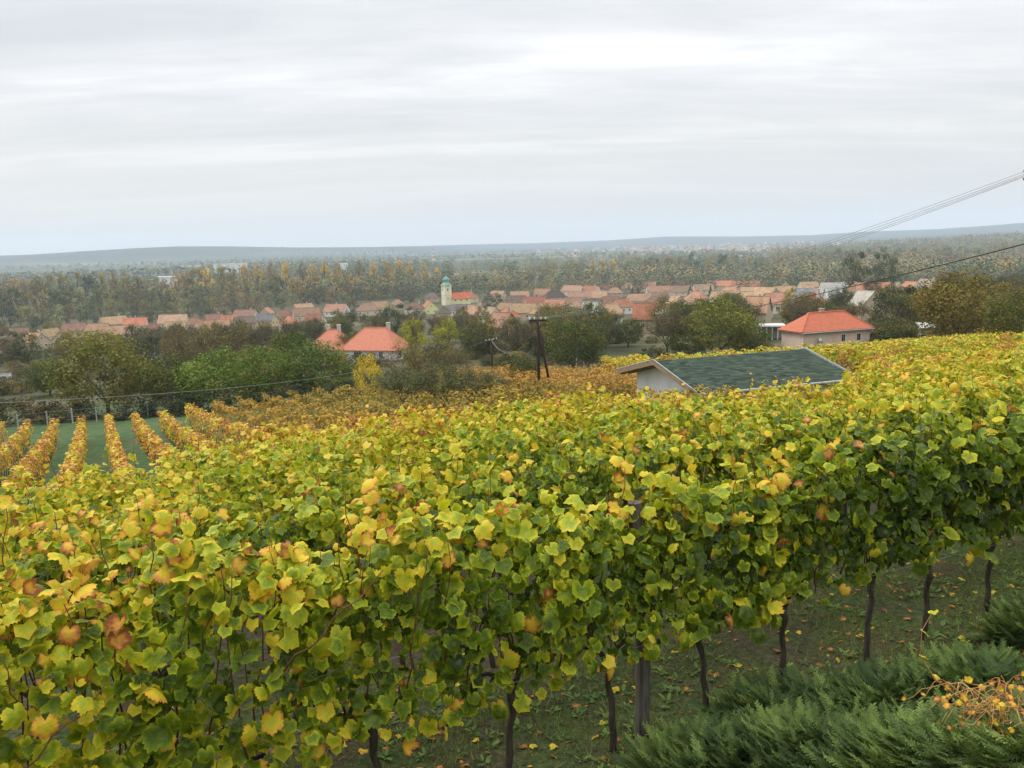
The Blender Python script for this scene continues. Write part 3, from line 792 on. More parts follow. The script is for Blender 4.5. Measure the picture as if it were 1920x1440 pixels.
jun_at(1960, 1195, .50, .40, .30, 850, 'pale tipped juniper at the right picture edge', .5)
jun_at(1690, 1425, .50, .36, .17, 900, 'juniper sprays left of the dried vine, bottom edge', .5)
jun_at(1890, 1400, .55, .36, .17, 900, 'juniper in the lower right corner under the dried vine', .5)

# dried vine tangle in the corner
def tangle():
    p, D = hit(1850, 1415, 2.2)
    root = thing('dried_vine', 'tangle of dry orange stems with yellow leaves on the juniper, lower right corner', 'dried vine', p + np.array([0, 0, .18]))
    P, Nn, T, Sz = [], [], [], []
    for k in range(80):
        a = random.gauss(2.7, .9); L = random.uniform(.18, .48); x = random.uniform(.0, .42); y = random.uniform(-.22, .2); z = random.uniform(-.12, .10)
        pts_ = [(x + L * f * math.cos(a + .5 * math.sin(f * 4 + k)), y + L * f * math.sin(a) * .5 + .05 * math.sin(f * 7 + k), z + .14 * math.sin(f * 3.1) * random.uniform(.5, 1.2) + .02 * math.sin(f * 13 + k)) for f in np.linspace(0, 1, 9)]
        b = MB().tube(pts_, [.0034, .0034, .003, .003, .0026, .0022, .002, .0016, .001], 4)
        obj('stem', b.mesh('dry_stem', M['drystem'], True), root)
        if k % 1 == 0:
            for q in range(1 + k % 2):
                c = pts_[random.randint(2, 8)]; P.append(c); Nn.append((random.gauss(0, .6), -.5, .8)); T.append((random.gauss(0, 1), random.gauss(0, 1), -.3)); Sz.append(random.uniform(.022, .046))
    R_ = frames(np.array(Nn), np.array(T))
    for i in range(len(P)):
        o = bpy.data.objects.new('leaf', LEAFME[random.choice((3, 6, 7))]); COL.objects.link(o); o.parent = root; A = R_[i] * Sz[i]
        o.matrix_basis = Matrix(((*A[0], P[i][0]), (*A[1], P[i][1]), (*A[2], P[i][2]), (0, 0, 0, 1))); o.color = (random.choice((.78, .82, .88, .94)), 0, 0, 1)
    # a tendril climbing free to the left
    pts_ = [(-.02, .02, .10), (-.16, .0, .16), (-.30, .02, .27), (-.40, .02, .42), (-.41, .0, .58), (-.36, -.01, .70)]
    obj('stem', MB().tube(pts_, [.003] * 4 + [.002, .001], 4).mesh('dry_stem', M['drystem'], True), root)
    for c, mm in ((pts_[5], .6), (pts_[4], .62), (pts_[3], .8), (pts_[2], .9), (pts_[1], .85)):
        obj('leaf', LEAFME[2], root, c, (random.uniform(-.8, .8), random.uniform(-.8, .8), random.uniform(0, 6)), .05, (mm, 0, 0))
M['drystem'] = simple('dry_stem', [(0.3, (0.30, 0.14, 0.045)), (0.7, (0.62, 0.38, 0.15))], 9, bd=.001)
tangle()

# ------------------------------------------------------------ distant vine rows, each row one thing
def vine_row(A, B, base, label, group, dens=70, h=1.75, size=.19, z0=.45, thick=.26, sd=.13, redp=0.03, dull=None):
    A = np.array(A, float); B = np.array(B, float); L = np.linalg.norm(B - A); d = (B - A) / L; nrm = np.array([-d[1], d[0]])
    n = int(L * dens); u = rng.random(n) * L
    side = np.where(rng.random(n) < .5, -1, 1)
    topf = rng.random(n) < .34
    hh = h * (1 + .07 * np.sin(u * 1.3 + A[0]) + .05 * np.sin(u * 3.7))
    z = np.where(topf, hh + rng.uniform(-.08, .12, n), z0 + (hh - z0) * rng.random(n) ** .8)
    off = np.where(topf, rng.uniform(-1, 1, n) * thick, side * thick * (.8 + .3 * np.sin(z * 4 + u)) + rng.normal(0, .05, n))
    xy = A[None] + d[None] * u[:, None] + nrm[None] * off[:, None]
    g = terrain(xy[:, 0], xy[:, 1]); c = A
    P = np.column_stack([xy[:, 0] - c[0], xy[:, 1] - c[1], g + z - T1(*c)])
    Nn = np.column_stack([nrm[0] * np.where(topf, 0, side), nrm[1] * np.where(topf, 0, side), np.where(topf, 1.0, .4)]) + rng.normal(0, .38, (n, 3))
    T = np.column_stack([nrm[0] * side * .4, nrm[1] * side * .4, -np.ones(n)]) + rng.normal(0, .4, (n, 3))
    m = base + .10 * np.sin(u * .9 + A[0] * 3) + .05 * np.sin(u * 2.9 + A[1]) + rng.normal(0, sd, n)
    patch = np.sin(u * .55 + A[0] * 7 + A[1]) > 1 - redp * 4
    m = np.where(patch & (rng.random(n) < .6), .96, m)
    V, F, t = scatter(L2[0], L2[1], L2[2], P, frames(Nn, T), rng.uniform(.7, 1.25, n)[:, None] * size, np.clip(m, .05, 1))
    root = thing('vine_row', label, 'vine row', pt(*c), 0, group)
    if dull is not None:
        t[:, 0] = np.clip(.5 + (t[:, 0] - base) * 2.2, 0, 1); t[:, 1] = t[:, 3]
        obj('leaves', npmesh('row_leaves', V, F, M['foliage'], t), root, kind='stuff', color=dull)
    else: obj('leaves', npmesh('row_leaves', V, F, M['leaf'], t), root, kind='stuff', color=(.5, 0, 0))
    # stems: one bent stem per metre
    b = MB()
    for k in np.arange(.4, L, 1.0 if size < .22 else 2.0):
        q = A + d * k; zz_ = T1(*q) - T1(*c); b.tube([(q[0] - c[0], q[1] - c[1], zz_ - .05), (q[0] - c[0] + .04, q[1] - c[1], zz_ + .8)], [.028, .02], 4, False)
    obj('trunks', b.mesh('row_trunks', M['bark']), root, kind='stuff')
    return root
place = ['first', 'second', 'third', 'fourth', 'fifth', 'sixth', 'seventh', 'eighth', 'ninth', 'tenth', 'eleventh', 'twelfth', 'thirteenth', 'fourteenth', 'fifteenth', 'sixteenth', 'seventeenth', 'eighteenth', 'nineteenth', 'twentieth']
def down_row(px, py, t0):
    "a row running straight down the slope whose far foot shows at (px, py)"
    p, D = hit(px, py, 15)
    s = (p[:2] - P0) @ RD; t = (p[:2] - P0) @ ND
    return row_xy(s, t0), row_xy(s, t), D
YT = [(-60, 792), (60, 786), (120, 783), (165, 776), (222, 771), (300, 765), (400, 757), (500, 745), (640, 728), (760, 716)]
p_, _ = hit(-50, 822, 20); sA = (p_[:2] - P0) @ RD
for i in range(20):
    s = sA + i * 1.62
    lo, hi = 24.0, 70.0
    for _ in range(40):                                             # the row ends where its top shows at the height read off the photograph
        tm_ = (lo + hi) / 2; x, y = row_xy(s, tm_); q = proj([x, y, T1(x, y) + 1.7])
        if q[1] > np.interp(q[0], [a for a, b in YT], [b for a, b in YT]): lo = tm_
        else: hi = tm_
    tf = lo
    col = .86 + .03 * math.sin(i * 2.1)
    vine_row(row_xy(s, 17.5), row_xy(s, tf), col, '%s row from the left in the autumn vineyard, %s leaves' % (place[i], 'orange and yellow' if i <= 9 else 'olive and amber'),
             'autumn vine rows on the left slope', dens=100, h=1.5 if i < 9 else 1.8, size=.14, thick=.19, redp=.06 if i < 9 else .03, sd=.10, dull=None if i < 10 else ((.30, .19, .04) if i < 13 else (.24, .175, .042)))
# amber vineyard behind the utility pole
for i in range(11):
    s = at_row(962 + i * 23, 42)
    lo, hi = 26.0, 60.0
    for _ in range(40):
        tm_ = (lo + hi) / 2; x, y = row_xy(s, tm_); q = proj([x, y, T1(x, y) + 1.7])
        if q[1] > 690: lo = tm_
        else: hi = tm_
    vine_row(row_xy(s, 22), row_xy(s, lo), .90 + .02 * math.sin(i * 1.7), '%s row from the left in the brown amber vineyard behind the pole' % place[i], 'brown amber vine rows behind the pole', dens=80, h=1.75, size=.14, sd=.08, thick=.34, redp=.06, dull=(.34, .19, .055))
# yellow rows on the right shoulder, along the near rows
for i in range(9):
    t = 15.6 + i * 2.1
    sa = at_row(1622, t)
    sb = at_row(2080, t)
    vine_row(row_xy(sa, t), row_xy(sb, t), .66 + .03 * math.sin(i * 2), '%s yellow vine row right of the green roof, counted away from the viewer' % place[i], 'yellow vine rows right of the green roof', dens=130, h=1.8, size=.15, sd=.13)
for i in range(8):
    t = 36 + i * 3.0
    pa, pb = (1180 + i * 6, 1930)
    if i > 4: pa = 1640
    sa, sb = at_row(pa, t), at_row(pb if i < 8 else 1760, t)
    vine_row(row_xy(sa, t), row_xy(sb, t), .69 + .02 * math.sin(i * 2), '%s yellow vine row between green roof and orange roofed house, counted away' % place[i], 'yellow vine rows beyond the green roof', dens=60, h=1.7, size=.22, sd=.11)
for i in range(6):
    t = 50 + i * 3.2
    sa, sb = at_row(1128, t), at_row(1215, t)
    vine_row(row_xy(sa, t), row_xy(sb, t), .76 + .02 * math.sin(i * 3), '%s faded vine row right of the dark round tree, counted away' % place[i], 'faded vine rows right of the dark tree', dens=45, h=1.5, size=.2, sd=.12)

# ------------------------------------------------------------ trees
def limbs(b, p, d, L, r, depth, rr, tips, spread=.6, n=3):
    p = Vector(p); d = Vector(d).normalized(); m_ = p + d * L * .5 + Vector((rr.gauss(0, .05), rr.gauss(0, .05), 0)) * L; e = p + d * L + Vector((rr.gauss(0, .08), rr.gauss(0, .08), rr.gauss(.03, .05))) * L
    b.tube([p, m_, e], [r, r * .8, r * .6], 5 if depth > 1 else 3, False)
    if depth == 0: tips.append(tuple(e)); return
    tips.append(tuple(e)) if depth < 2 else None
    for k in range(n):
        a = rr.uniform(0, 6.28); q = Vector((math.cos(a), math.sin(a), rr.uniform(-.1, .5))) * spread
        limbs(b, e if k else m_, d + q, L * rr.uniform(.55, .8), r * .58, depth - 1, rr, tips, spread, n)
def leafquads(P, Nn, size, m, m2):
    n = len(P); T = rng.normal(0, 1, (n, 3)); Rm = frames(Nn, T)
    TV = np.array([(0, -.5, 0), (.42, 0, .12), (0, .5, 0), (-.42, 0, .12)]); TF = np.array([(0, 1, 2), (0, 2, 3)])
    V, F, t = scatter(TV, TF, np.zeros((4, 2)), P, Rm, size[:, None], m); t[:, 1] = np.repeat(m2, 4)
    return V, F, t
TREE = {}
def crown_shape(kind, rr, nc):
    C = []
    for _ in range(nc):
        if kind in ('round', 'bush'):
            a = rr.uniform(0, 6.28); e = math.asin(rr.uniform(-.92 if kind == 'round' else -.1, 1)); q = rr.uniform(.55, .92)
            C.append((.5 * q * math.cos(a) * math.cos(e), .5 * q * math.sin(a) * math.cos(e), (.53 if kind == 'round' else .15) + (.45 if kind == 'round' else .75) * q * math.sin(e), rr.uniform(.09, .19)))
        elif kind == 'column':
            z = rr.uniform(.10, .97); q = .5 * math.sqrt(max(0.02, math.sin(min(1, z * 1.04) ** .8 * math.pi))) * rr.uniform(.4, .85); a = rr.uniform(0, 6.28)
            C.append((q * math.cos(a), q * math.sin(a), z, rr.uniform(.05, .11)))
        elif kind == 'cloud':
            z = rr.uniform(.08, .95); q = .5 * (1 - abs(z - .55) * 1.35) * rr.uniform(.5, 1.0); a = rr.uniform(0, 6.28)
            C.append((q * math.cos(a), q * math.sin(a), z, rr.uniform(.08, .17)))
        elif kind == 'cone':
            z = rr.uniform(.08, .98); q = .5 * (1 - z) * rr.uniform(.75, 1.05) + .01; a = rr.uniform(0, 6.28)
            C.append((q * math.cos(a), q * math.sin(a), z, .05 + .06 * (1 - z)))
    return C
def make_tree(kind, seed, nc, nl, ls, hollow=.0):
    "unit tree: height 1, crown about 1 across; returns trunk mesh and crown mesh"
    rr = random.Random(seed); b = MB(); tips = []
    th = {'round': .16, 'bush': .05, 'column': .25, 'cloud': .28, 'cone': .2, 'bare': .28}[kind]
    b.tube([(0, 0, -.03), (.006, 0, th * .5), (0, .006, th)], [.026, .020, .018], 7, False)
    if kind in ('column', 'cone'): b.tube([(0, 0, th), (.01, 0, .6), (0, 0, .95)], [.018, .010, .003], 5, False)
    for k in range(5 if kind != 'cone' else 0):
        a = 6.28 * k / 5 + rr.uniform(-.3, .3); sp = {'column': .35, 'bush': .9}.get(kind, .75)
        limbs(b, (0, 0, th * (.8 + .2 * rr.random())), (math.cos(a) * sp, math.sin(a) * sp, 1), .30 if kind != 'bush' else .4, .012, 2, rr, tips, .55)
    tr = b.mesh('tree_trunk', M['treebark'])
    C = crown_shape(kind if kind != 'bare' else 'round', rr, nc)
    P, Nn, mm, sz, m2 = [], [], [], [], []
    for (cx, cy_, cz, cr_) in C:
        k = max(4, int(nl / nc * rr.uniform(.6, 1.4))); base = rr.uniform(.15, .8); b2 = rr.random()
        dd = rng.normal(0, 1, (k, 3)); dd /= np.linalg.norm(dd, axis=1, keepdims=True); q = cr_ * rng.uniform(.45, 1.08, k) ** .7
        P.append(np.array([cx, cy_, cz]) + dd * q[:, None] * np.array([1, 1, .8])); Nn.append(dd + rng.normal(0, .5, (k, 3)) + [0, 0, .35])
        mm.append(np.clip(base + rng.normal(0, .22, k), 0, 1)); sz.append(ls * rng.uniform(.6, 1.35, k)); m2.append(np.clip(b2 + rng.normal(0, .15, k), 0, 1))
    V, F, t = leafquads(np.vstack(P), np.vstack(Nn), np.concatenate(sz), np.concatenate(mm), np.concatenate(m2))
    cm = npmesh('tree_crown', V, F, M['foliage'], t)
    return tr, cm
def make_bare(seed, nl):
    "a tree of twigs with few leaves"
    rr = random.Random(seed); b = MB(); tips = []
    b.tube([(0, 0, -.03), (.01, 0, .15), (0, .01, .28)], [.024, .018, .016], 7, False)
    for k in range(6):
        a = 6.28 * k / 6 + rr.uniform(-.3, .3)
        limbs(b, (0, 0, .18 + .1 * rr.random()), (math.cos(a) * .6, math.sin(a) * .6, 1.1), .28, .011, 3, rr, tips, .55)
    tr = b.mesh('tree_trunk', M['treebark'])
    tips = np.array(tips); n = 1500; i = rng.integers(0, len(tips), n); V = np.zeros((n, 3, 3)); d = rng.normal(0, 1, (n, 3)) + [0, 0, .7]; d /= np.linalg.norm(d, axis=1, keepdims=True)
    s = np.cross(d, rng.normal(0, 1, (n, 3))); s /= np.linalg.norm(s, axis=1, keepdims=True); st = tips[i] + rng.normal(0, .03, (n, 3))
    V[:, 0] = st - s * .0022; V[:, 1] = st + s * .0022; V[:, 2] = st + d * rng.uniform(.05, .14, n)[:, None]
    tw = npmesh('twigs', V.reshape(-1, 3), np.arange(n * 3).reshape(-1, 3), M['treebark'])
    i = rng.integers(0, len(tips), nl); P = tips[i] + rng.normal(0, .035, (nl, 3))
    V, F, t = leafquads(P, rng.normal(0, 1, (nl, 3)) + [0, 0, .4], rng.uniform(.013, .028, nl), rng.random(nl), rng.random(nl))
    return tr, npmesh('tree_crown', V, F, M['foliage'], t), tw
TREE['round'] = [make_tree('round', 10 + i, 95, 9000, .026) for i in range(4)]
TREE['cloud'] = [make_tree('cloud', 20 + i, 55, 4200, .030) for i in range(3)]
TREE['bush'] = [make_tree('bush', 30 + i, 34, 2300, .045) for i in range(3)]
TREE['column'] = [make_tree('column', 40 + i, 70, 2600, .036) for i in range(3)]
TREE['cone'] = [make_tree('cone', 50 + i, 90, 2200, .040) for i in range(2)]
TREE['far_round'] = [make_tree('cloud', 60 + i, 34, 1300, .048) for i in range(6)]
TREE['far_column'] = [make_tree('column', 70 + i, 40, 1300, .040) for i in range(6)]
TREE['bare'] = [make_bare(80 + i, 1300) for i in range(3)]
TREE['sparse'] = [make_bare(90 + i, 3200) for i in range(3)]
CNT = dict(tree=0)
def tree(kind, p, h, wd, col, label, group=None, name='tree', cat='tree', D=None):
    v = random.choice(TREE[kind])
    root = thing(name, label, cat, (p[0], p[1], p[2] - .1), random.uniform(0, 6.28), group, (wd, wd, h))
    CNT['tree'] += 1
    obj('trunk', v[0], root)
    obj('crown', v[1], root, color=col)
    if len(v) > 2: obj('twigs', v[2], root, kind='stuff')
    return root
def tree_px(kind, px, pyb, pyt, wpx, col, label, group=None, name='tree', cat='tree', push=0.0):
    p, D = hit(px, pyb, 12)
    if push: p = CAM + pdir(px, pyb) * (D + push); p[2] = T1(p[0], p[1]); D += push
    topd = CAM + pdir(px, pyt) * D
    h = max(.5, topd[2] - p[2]); wd = wpx * D / FPX
    return tree(kind, p, h, wd, col, label, group, name, cat)
GD, OL, OG, YE, YG, BR, RU = (.075, .115, .036), (.14, .142, .042), (.085, .13, .028), (.50, .36, .022), (.30, .31, .055), (.20, .165, .07), (.30, .105, .035)
W = [('round', 205, 778, 612, 185, OL, 'big olive green tree, tallest of the belt on the left slope'),
 ('round', 95, 742, 668, 95, (.07, .10, .03), 'small bright edged tree before the village at far left'),
 ('round', 325, 772, 652, 120, (.080, .095, .028), 'olive tree right of the tallest one in the belt'),
 ('round', 415, 768, 645, 150, (.115, .175, .032), 'bright green walnut tree behind the left vine rows'),
 ('round', 500, 762, 640, 120, (.095, .145, .03), 'green tree right of the bright walnut'),
 ('round', 600, 750, 632, 150, GD, 'wide dark green tree right of the walnuts, above the olive vine rows'),
 ('round', 555, 735, 612, 110, (.06, .09, .026), 'green tree behind the wide dark one'),
 ('bare', 425, 735, 592, 130, BR, 'bare grey brown tree rising behind the bright walnut'),
 ('bare', 360, 725, 625, 110, BR, 'low leafless tree before the tan roofed houses'),
 ('round', 655, 672, 620, 58, (.075, .10, .028), 'round clipped tree between the two big orange roofs'),
 ('cloud', 693, 752, 660, 60, (.50, .38, .025), 'bright yellow tree below the long orange roof'),
 ('cloud', 640, 705, 652, 32, (.26, .24, .03), 'small yellow green tree below the left orange roof'),
 ('cloud', 742, 632, 568, 58, (.045, .07, .022), 'tall dark green tree above the long orange roof'),
 ('cloud', 776, 690, 594, 56, YG, 'pale yellow green willow right of the long orange roof'),
 ('cloud', 838, 668, 594, 56, (.26, .28, .045), 'lemon green tree left of the street lamp'),
 ('bare', 783, 772, 632, 130, BR, 'tall twiggy tree with red brown haze of twigs'),
 ('sparse', 762, 790, 678, 130, (.085, .115, .045), 'half bare fruit tree with dark leaves, left one'),
 ('sparse', 832, 792, 672, 160, (.085, .118, .045), 'half bare fruit tree with leaning trunk in the middle'),
 ('bare', 850, 760, 640, 90, BR, 'thin bare tree behind the leaning fruit tree'),
 ('sparse', 905, 778, 690, 130, (.09, .12, .045), 'fruit tree with dark leaves left of the second pole'),
 ('round', 912, 668, 602, 34, (.035, .055, .028), 'small dark tree before the brick gable'),
 ('round', 978, 745, 660, 70, (.07, .09, .03), 'bushy tree just left of the utility pole'),
 ('round', 1075, 700, 588, 118, (.060, .080, .024), 'large dense dark tree right of the utility pole'),
 ('sparse', 1052, 640, 560, 110, BR, 'twiggy brown tree rising behind the dense dark one'),
 ('round', 1352, 672, 551, 140, (.125, .145, .028), 'large green and gold walnut left of the orange roofed house'),
 ('round', 1405, 668, 598, 80, (.095, .125, .026), 'lower green tree leaning on the walnut, right side'),
 ('sparse', 1250, 670, 580, 100, (.09, .075, .035), 'thin reddish tree left of the walnut'),
 ('round', 1292, 672, 610, 90, (.065, .090, .026), 'dark green tree between the reddish tree and the walnut'),
 ('round', 1178, 650, 590, 66, (.055, .080, .026), 'dark tree below the white gabled houses'),
 ('round', 1800, 655, 497, 165, (.155, .125, .034), 'large bronze and olive tree right of the white shed'),
 ('round', 1905, 660, 528, 120, (.085, .095, .026), 'big tree at the right picture edge with bronze leaves'),
 ('sparse', 1762, 655, 510, 90, (.15, .12, .03), 'thin golden tree on the left flank of the bronze one'),
 ('round', 1680, 646, 590, 90, (.070, .080, .026), 'dark bush like tree left of the white shed'),
 ('cloud', 1482, 600, 538, 32, (.20, .20, .035), 'pale yellow tree above the pink gabled house'),
 ('cloud', 1500, 605, 560, 70, (.085, .105, .03), 'green tree behind the orange roofed house'),
 ('cloud', 1602, 560, 471, 58, (.045, .075, .04), 'tall dark green tree standing out of the right wood'),
 ('cloud', 1658, 555, 473, 60, (.045, .075, .045), 'dark green tree beside the tall one in the right wood'),
 ('cone', 846, 566, 534, 22, (.022, .040, .024), 'dark fir standing right against the church tower'),
 ('cone', 46, 668, 636, 22, (.020, .040, .024), 'dark small fir among the far left houses'),
 ('cone', 1332, 566, 533, 13, (.020, .038, .024), 'narrow dark fir before the long tiled roofs'),
 ('cone', 1294, 562, 536, 18, (.022, .040, .026), 'broad dark fir left of the narrow one'),
 ('cone', 1186, 556, 538, 11, (.022, .040, .026), 'left one of two small firs at the brown roofs'),
 ('cone', 1197, 556, 541, 10, (.022, .040, .026), 'right one of two small firs at the brown roofs'),
 ('cone', 1006, 575, 552, 12, (.022, .040, .026), 'tiny fir above the red roofed pink house'),
 ('cone', 635, 608, 578, 14, (.022, .042, .026), 'dark fir by the red house with white dormer'),
 ('round', 1635, 560, 520, 44, (.030, .048, .026), 'dark round tree among the right hand roofs'),
 ('cloud', 925, 588, 548, 46, (.040, .062, .03), 'dark broad tree right of the church'),
 ('round', 1900, 512, 488, 30, (.03, .045, .026), 'dark tree beside the lone house at the far right')]
for kind, px, pb, ptp, wp, c, lb in W:
    if kind == 'cone': tree_px(kind, px, pb, ptp, wp, c, lb, name='fir_tree', cat='fir')
    else: tree_px(kind, px, pb, ptp, wp, c, lb)
# shrubs
SH = [(612, 696, 664, 56, (.07, .09, .035), 'green bush under the left orange roof'), (712, 688, 664, 50, (.08, .09, .04), 'olive bush under the long orange roof'), (25, 795, 722, 110, (.075, .065, .035), 'brown green thicket at the left edge behind the fence posts'), (95, 792, 735, 80, (.07, .058, .034), 'brown bramble thicket behind the fence posts'),
 (150, 788, 742, 80, (.055, .06, .03), 'dark bush at the foot of the tallest tree'), (255, 785, 735, 90, (.035, .05, .022), 'dark undergrowth bush below the olive tree'),
 (345, 778, 722, 100, (.033, .05, .022), 'dark bush below the walnut tree'), (455, 770, 715, 100, (.033, .05, .022), 'dark bush under the second walnut'),
 (545, 762, 710, 90, (.035, .052, .024), 'dark bush at the corner of the olive vines'), (640, 752, 700, 80, (.045, .06, .028), 'low bush left of the fruit trees'),
 (12, 770, 745, 70, (.09, .12, .035), 'fresh green bush at the left edge'), (60, 700, 672, 60, (.07, .055, .04), 'brown shrub below the left houses'),
 (690, 790, 752, 90, (.085, .075, .03), 'brownish shrub behind the grey post stump'), (765, 800, 748, 90, (.05, .065, .03), 'dark leafy shrub beyond the vines, centre left'),
 (820, 792, 742, 80, (.055, .07, .03), 'dark leafy shrub beside the leaning fruit tree'), (885, 778, 730, 60, (.22, .09, .03), 'rust coloured shrub left of the utility pole'),
 (900, 745, 718, 30, (.28, .11, .035), 'tall thin rust orange shrub'), (935, 770, 725, 60, (.13, .10, .03), 'brown green shrub left of the pole foot'),
 (1000, 688, 660, 60, (.08, .10, .035), 'pale shrub between the two poles'), (950, 690, 650, 60, (.065, .085, .03), 'green shrub right of the second pole'),
 (1052, 762, 732, 44, (.34, .045, .028), 'bright red shrub at the foot of the utility pole'), (780, 790, 752, 70, (.28, .06, .03), 'dark red leafed shrub beside the grey post'),
 (1140, 705, 668, 60, (.05, .065, .028), 'dark bush beside the little hutch'), (1225, 672, 640, 60, (.05, .065, .028), 'dark bush under the reddish tree'),
 (1430, 672, 628, 60, (.075, .06, .035), 'brown bush left of the orange roofed house'), 
 
 (1850, 655, 618, 130, (.075, .060, .045), 'bare grey brown thicket under the bronze tree'),
 (1910, 655, 622, 90, (.07, .065, .04), 'brown thicket at the right edge'), (1575, 652, 633, 26, (.12, .11, .06), 'small pruned shrub against the orange roofed house'),
 (1660, 640, 605, 60, (.06, .07, .03), 'bush right of the orange roofed house'), (1715, 640, 605, 60, (.085, .09, .03), 'olive bush behind the white shed')]
for px, pb, ptp, wp, c, lb in SH:
    tree_px('bush', px, pb, ptp, wp, c, lb, name='shrub', cat='shrub')

for px, yt, wpx, c, lb in ((1590, 668, 44, (.045, .036, .020), 'left end bush of the dark hedge right of the green roof'), (1630, 662, 60, (.050, .042, .022), 'second dark brown bush of the hedge in the yellow vines'),
                           (1680, 655, 64, (.042, .040, .022), 'third dark bush, middle of the hedge in the yellow vines'), (1735, 650, 66, (.13, .14, .095), 'grey leafed hedge bush with pale tips in the yellow vines'),
                           (1790, 646, 62, (.10, .11, .07), 'right end grey green bush of the hedge in the yellow vines')):
    D = 55.0; tp = at(px, yt, D); g = T1(tp[0], tp[1]); h = max(1.2, tp[2] - g)
    tree('bush', np.array([tp[0], tp[1], g]), h, wpx * D / FPX * 1.25, c, lb, name='shrub', cat='shrub')

# ------------------------------------------------------------ houses
WINF = MB().box(-.5, .5, -.06, .04, -.5, .5).mesh('window_frame', M['trim'])
WINP = MB().box(-.40, -.03, -.075, -.055, -.40, .40).box(.03, .40, -.075, -.055, -.40, .40).mesh('window_pane', M['glass'])
DOORM = MB().box(-.5, .5, -.07, .05, 0, 1).mesh('door_leaf', M['flat'])
CHM = MB().box(-.5, .5, -.5, .5, 0, 1).box(-.6, .6, -.6, .6, .90, 1.0).mesh('chimney_stack', M['plaster'])
def roof_mesh(L, W_, rise, kind, ov=.35, th=.12, z0=0.0, m=None, inset=None):
    a, c = L / 2 + (ov if kind == 'hip' else ov * .7), W_ / 2 + ov
    drop = rise * ov / (W_ / 2)
    b = MB()
    def slab(poly):
        n = len(poly); V = [(x, y, z) for x, y, z in poly] + [(x, y, z - th) for x, y, z in poly]
        b.add(V, [tuple(range(n)), tuple(reversed(range(n, 2 * n)))] + [(i, i + n, (i + 1) % n + n, (i + 1) % n) for i in range(n)])
    ze = z0 - drop; zr = z0 + rise
    if kind == 'gable':
        slab([(-a, -c, ze), (a, -c, ze), (a, 0, zr), (-a, 0, zr)]); slab([(-a, 0, zr + .002), (a, 0, zr + .002), (a, c, ze), (-a, c, ze)])
        b.box(-a - .01, a + .01, -.10, .10, zr - .03, zr + .06)
    else:
        i = min(a - .2, inset if inset is not None else c * .95)
        slab([(-a, -c, ze), (a, -c, ze), (a - i, 0, zr), (-a + i, 0, zr)]); slab([(a, c, ze), (-a, c, ze), (-a + i, 0, zr), (a - i, 0, zr)])
        slab([(a, -c, ze), (a, c, ze), (a - i, 0, zr)]); slab([(-a, c, ze), (-a, -c, ze), (-a + i, 0, zr)])
        b.tube([(-a + i, 0, zr + .02), (a - i, 0, zr + .02)], .10, 6)
        for sx in (-1, 1):
            for sy in (-1, 1): b.tube([(sx * a, sy * c, ze + .02), (sx * (a - i), 0, zr + .02)], .08, 5)
    return b.mesh('roof', m or M['roof'])
def wall_mesh(L, W_, H, rise, kind, m=None):
    b = MB(); x, y = L / 2, W_ / 2
    V = [(-x, -y, -1.2), (x, -y, -1.2), (x, y, -1.2), (-x, y, -1.2), (-x, -y, H), (x, -y, H), (x, y, H), (-x, y, H)]
    F = [(0, 1, 5, 4), (2, 3, 7, 6)]
    if kind == 'gable':
        V += [(-x, 0, H + rise - .05), (x, 0, H + rise - .05)]; F += [(1, 2, 6, 9, 5), (3, 0, 4, 8, 7)]
    else: F += [(1, 2, 6, 5), (3, 0, 4, 7), (4, 5, 6, 7)]
    b.add(V, F)
    b.box(-x - .03, x + .03, -y - .03, y + .03, -1.2, .35)      # plinth a hand proud of the wall
    return b.mesh('wall', m or M['plaster'])
def win(root, x, y, z, rz, w_=.9, h=1.1, name='window'):
    o = obj(name, WINF, root, (x, y, z), (0, 0, rz), (w_, 1, h)); obj('pane', WINP, o)
    return o
def house(p, yaw, L, W_, H, rise, kind, rc, wc, label, chim=(1,), gable_win=True, name='house', cat='house', nwin=2, group=None, door=False, rm=None, attic=None):
    root = thing(name, label, cat, (p[0], p[1], p[2]), yaw, group)
    obj('wall', wall_mesh(L, W_, H, rise, kind), root, color=wc)
    r = obj('roof', roof_mesh(L, W_, rise, kind, z0=H, m=rm), root, color=rc)
    for cx in chim:
        obj('chimney', CHM, r, (cx * L * .25, .35, H + rise * .55), (0, 0, 0), (.55, .55, rise * .45 + .9), color=(.55, .48, .42))
    # which walls look towards the viewer
    v = Vector((-p[0], -p[1], 0)).normalized(); c, s = math.cos(-yaw), math.sin(-yaw); lv = Vector((v.x * c - v.y * s, v.x * s + v.y * c, 0))
    sy = -1 if lv.y < 0 else 1; sx = -1 if lv.x < 0 else 1
    for k in range(nwin):
        x = -L / 2 + L * (k + .6) / (nwin + .2)
        win(root, x, sy * (W_ / 2), H * .55, 0 if sy < 0 else math.pi)
    if abs(lv.x) > .25:
        rz = math.pi / 2 if sx > 0 else -math.pi / 2
        for y in (-W_ * .22, W_ * .22): win(root, sx * L / 2, y, H * .55, rz, .85, 1.1)
        if kind == 'gable' and gable_win: win(root, sx * L / 2, 0, H + rise * .38, rz, .7, .8)
    if door: obj('door', DOORM, root, (L * .1, sy * W_ / 2, 0), (0, 0, 0 if sy < 0 else math.pi), (.95, 1, 2.05), color=(.12, .07, .04))
    return root
RB, RO, RR, RT_, RP, RG, RX = (.25, .15, .10), (.46, .215, .125), (.40, .17, .095), (.43, .29, .17), (.39, .245, .155), (.15, .15, .16), (.20, .155, .12)
WC, WW, WY, WT, WK = (.62, .56, .42), (.72, .70, .66), (.66, .62, .30), (.50, .40, .28), (.58, .40, .34)
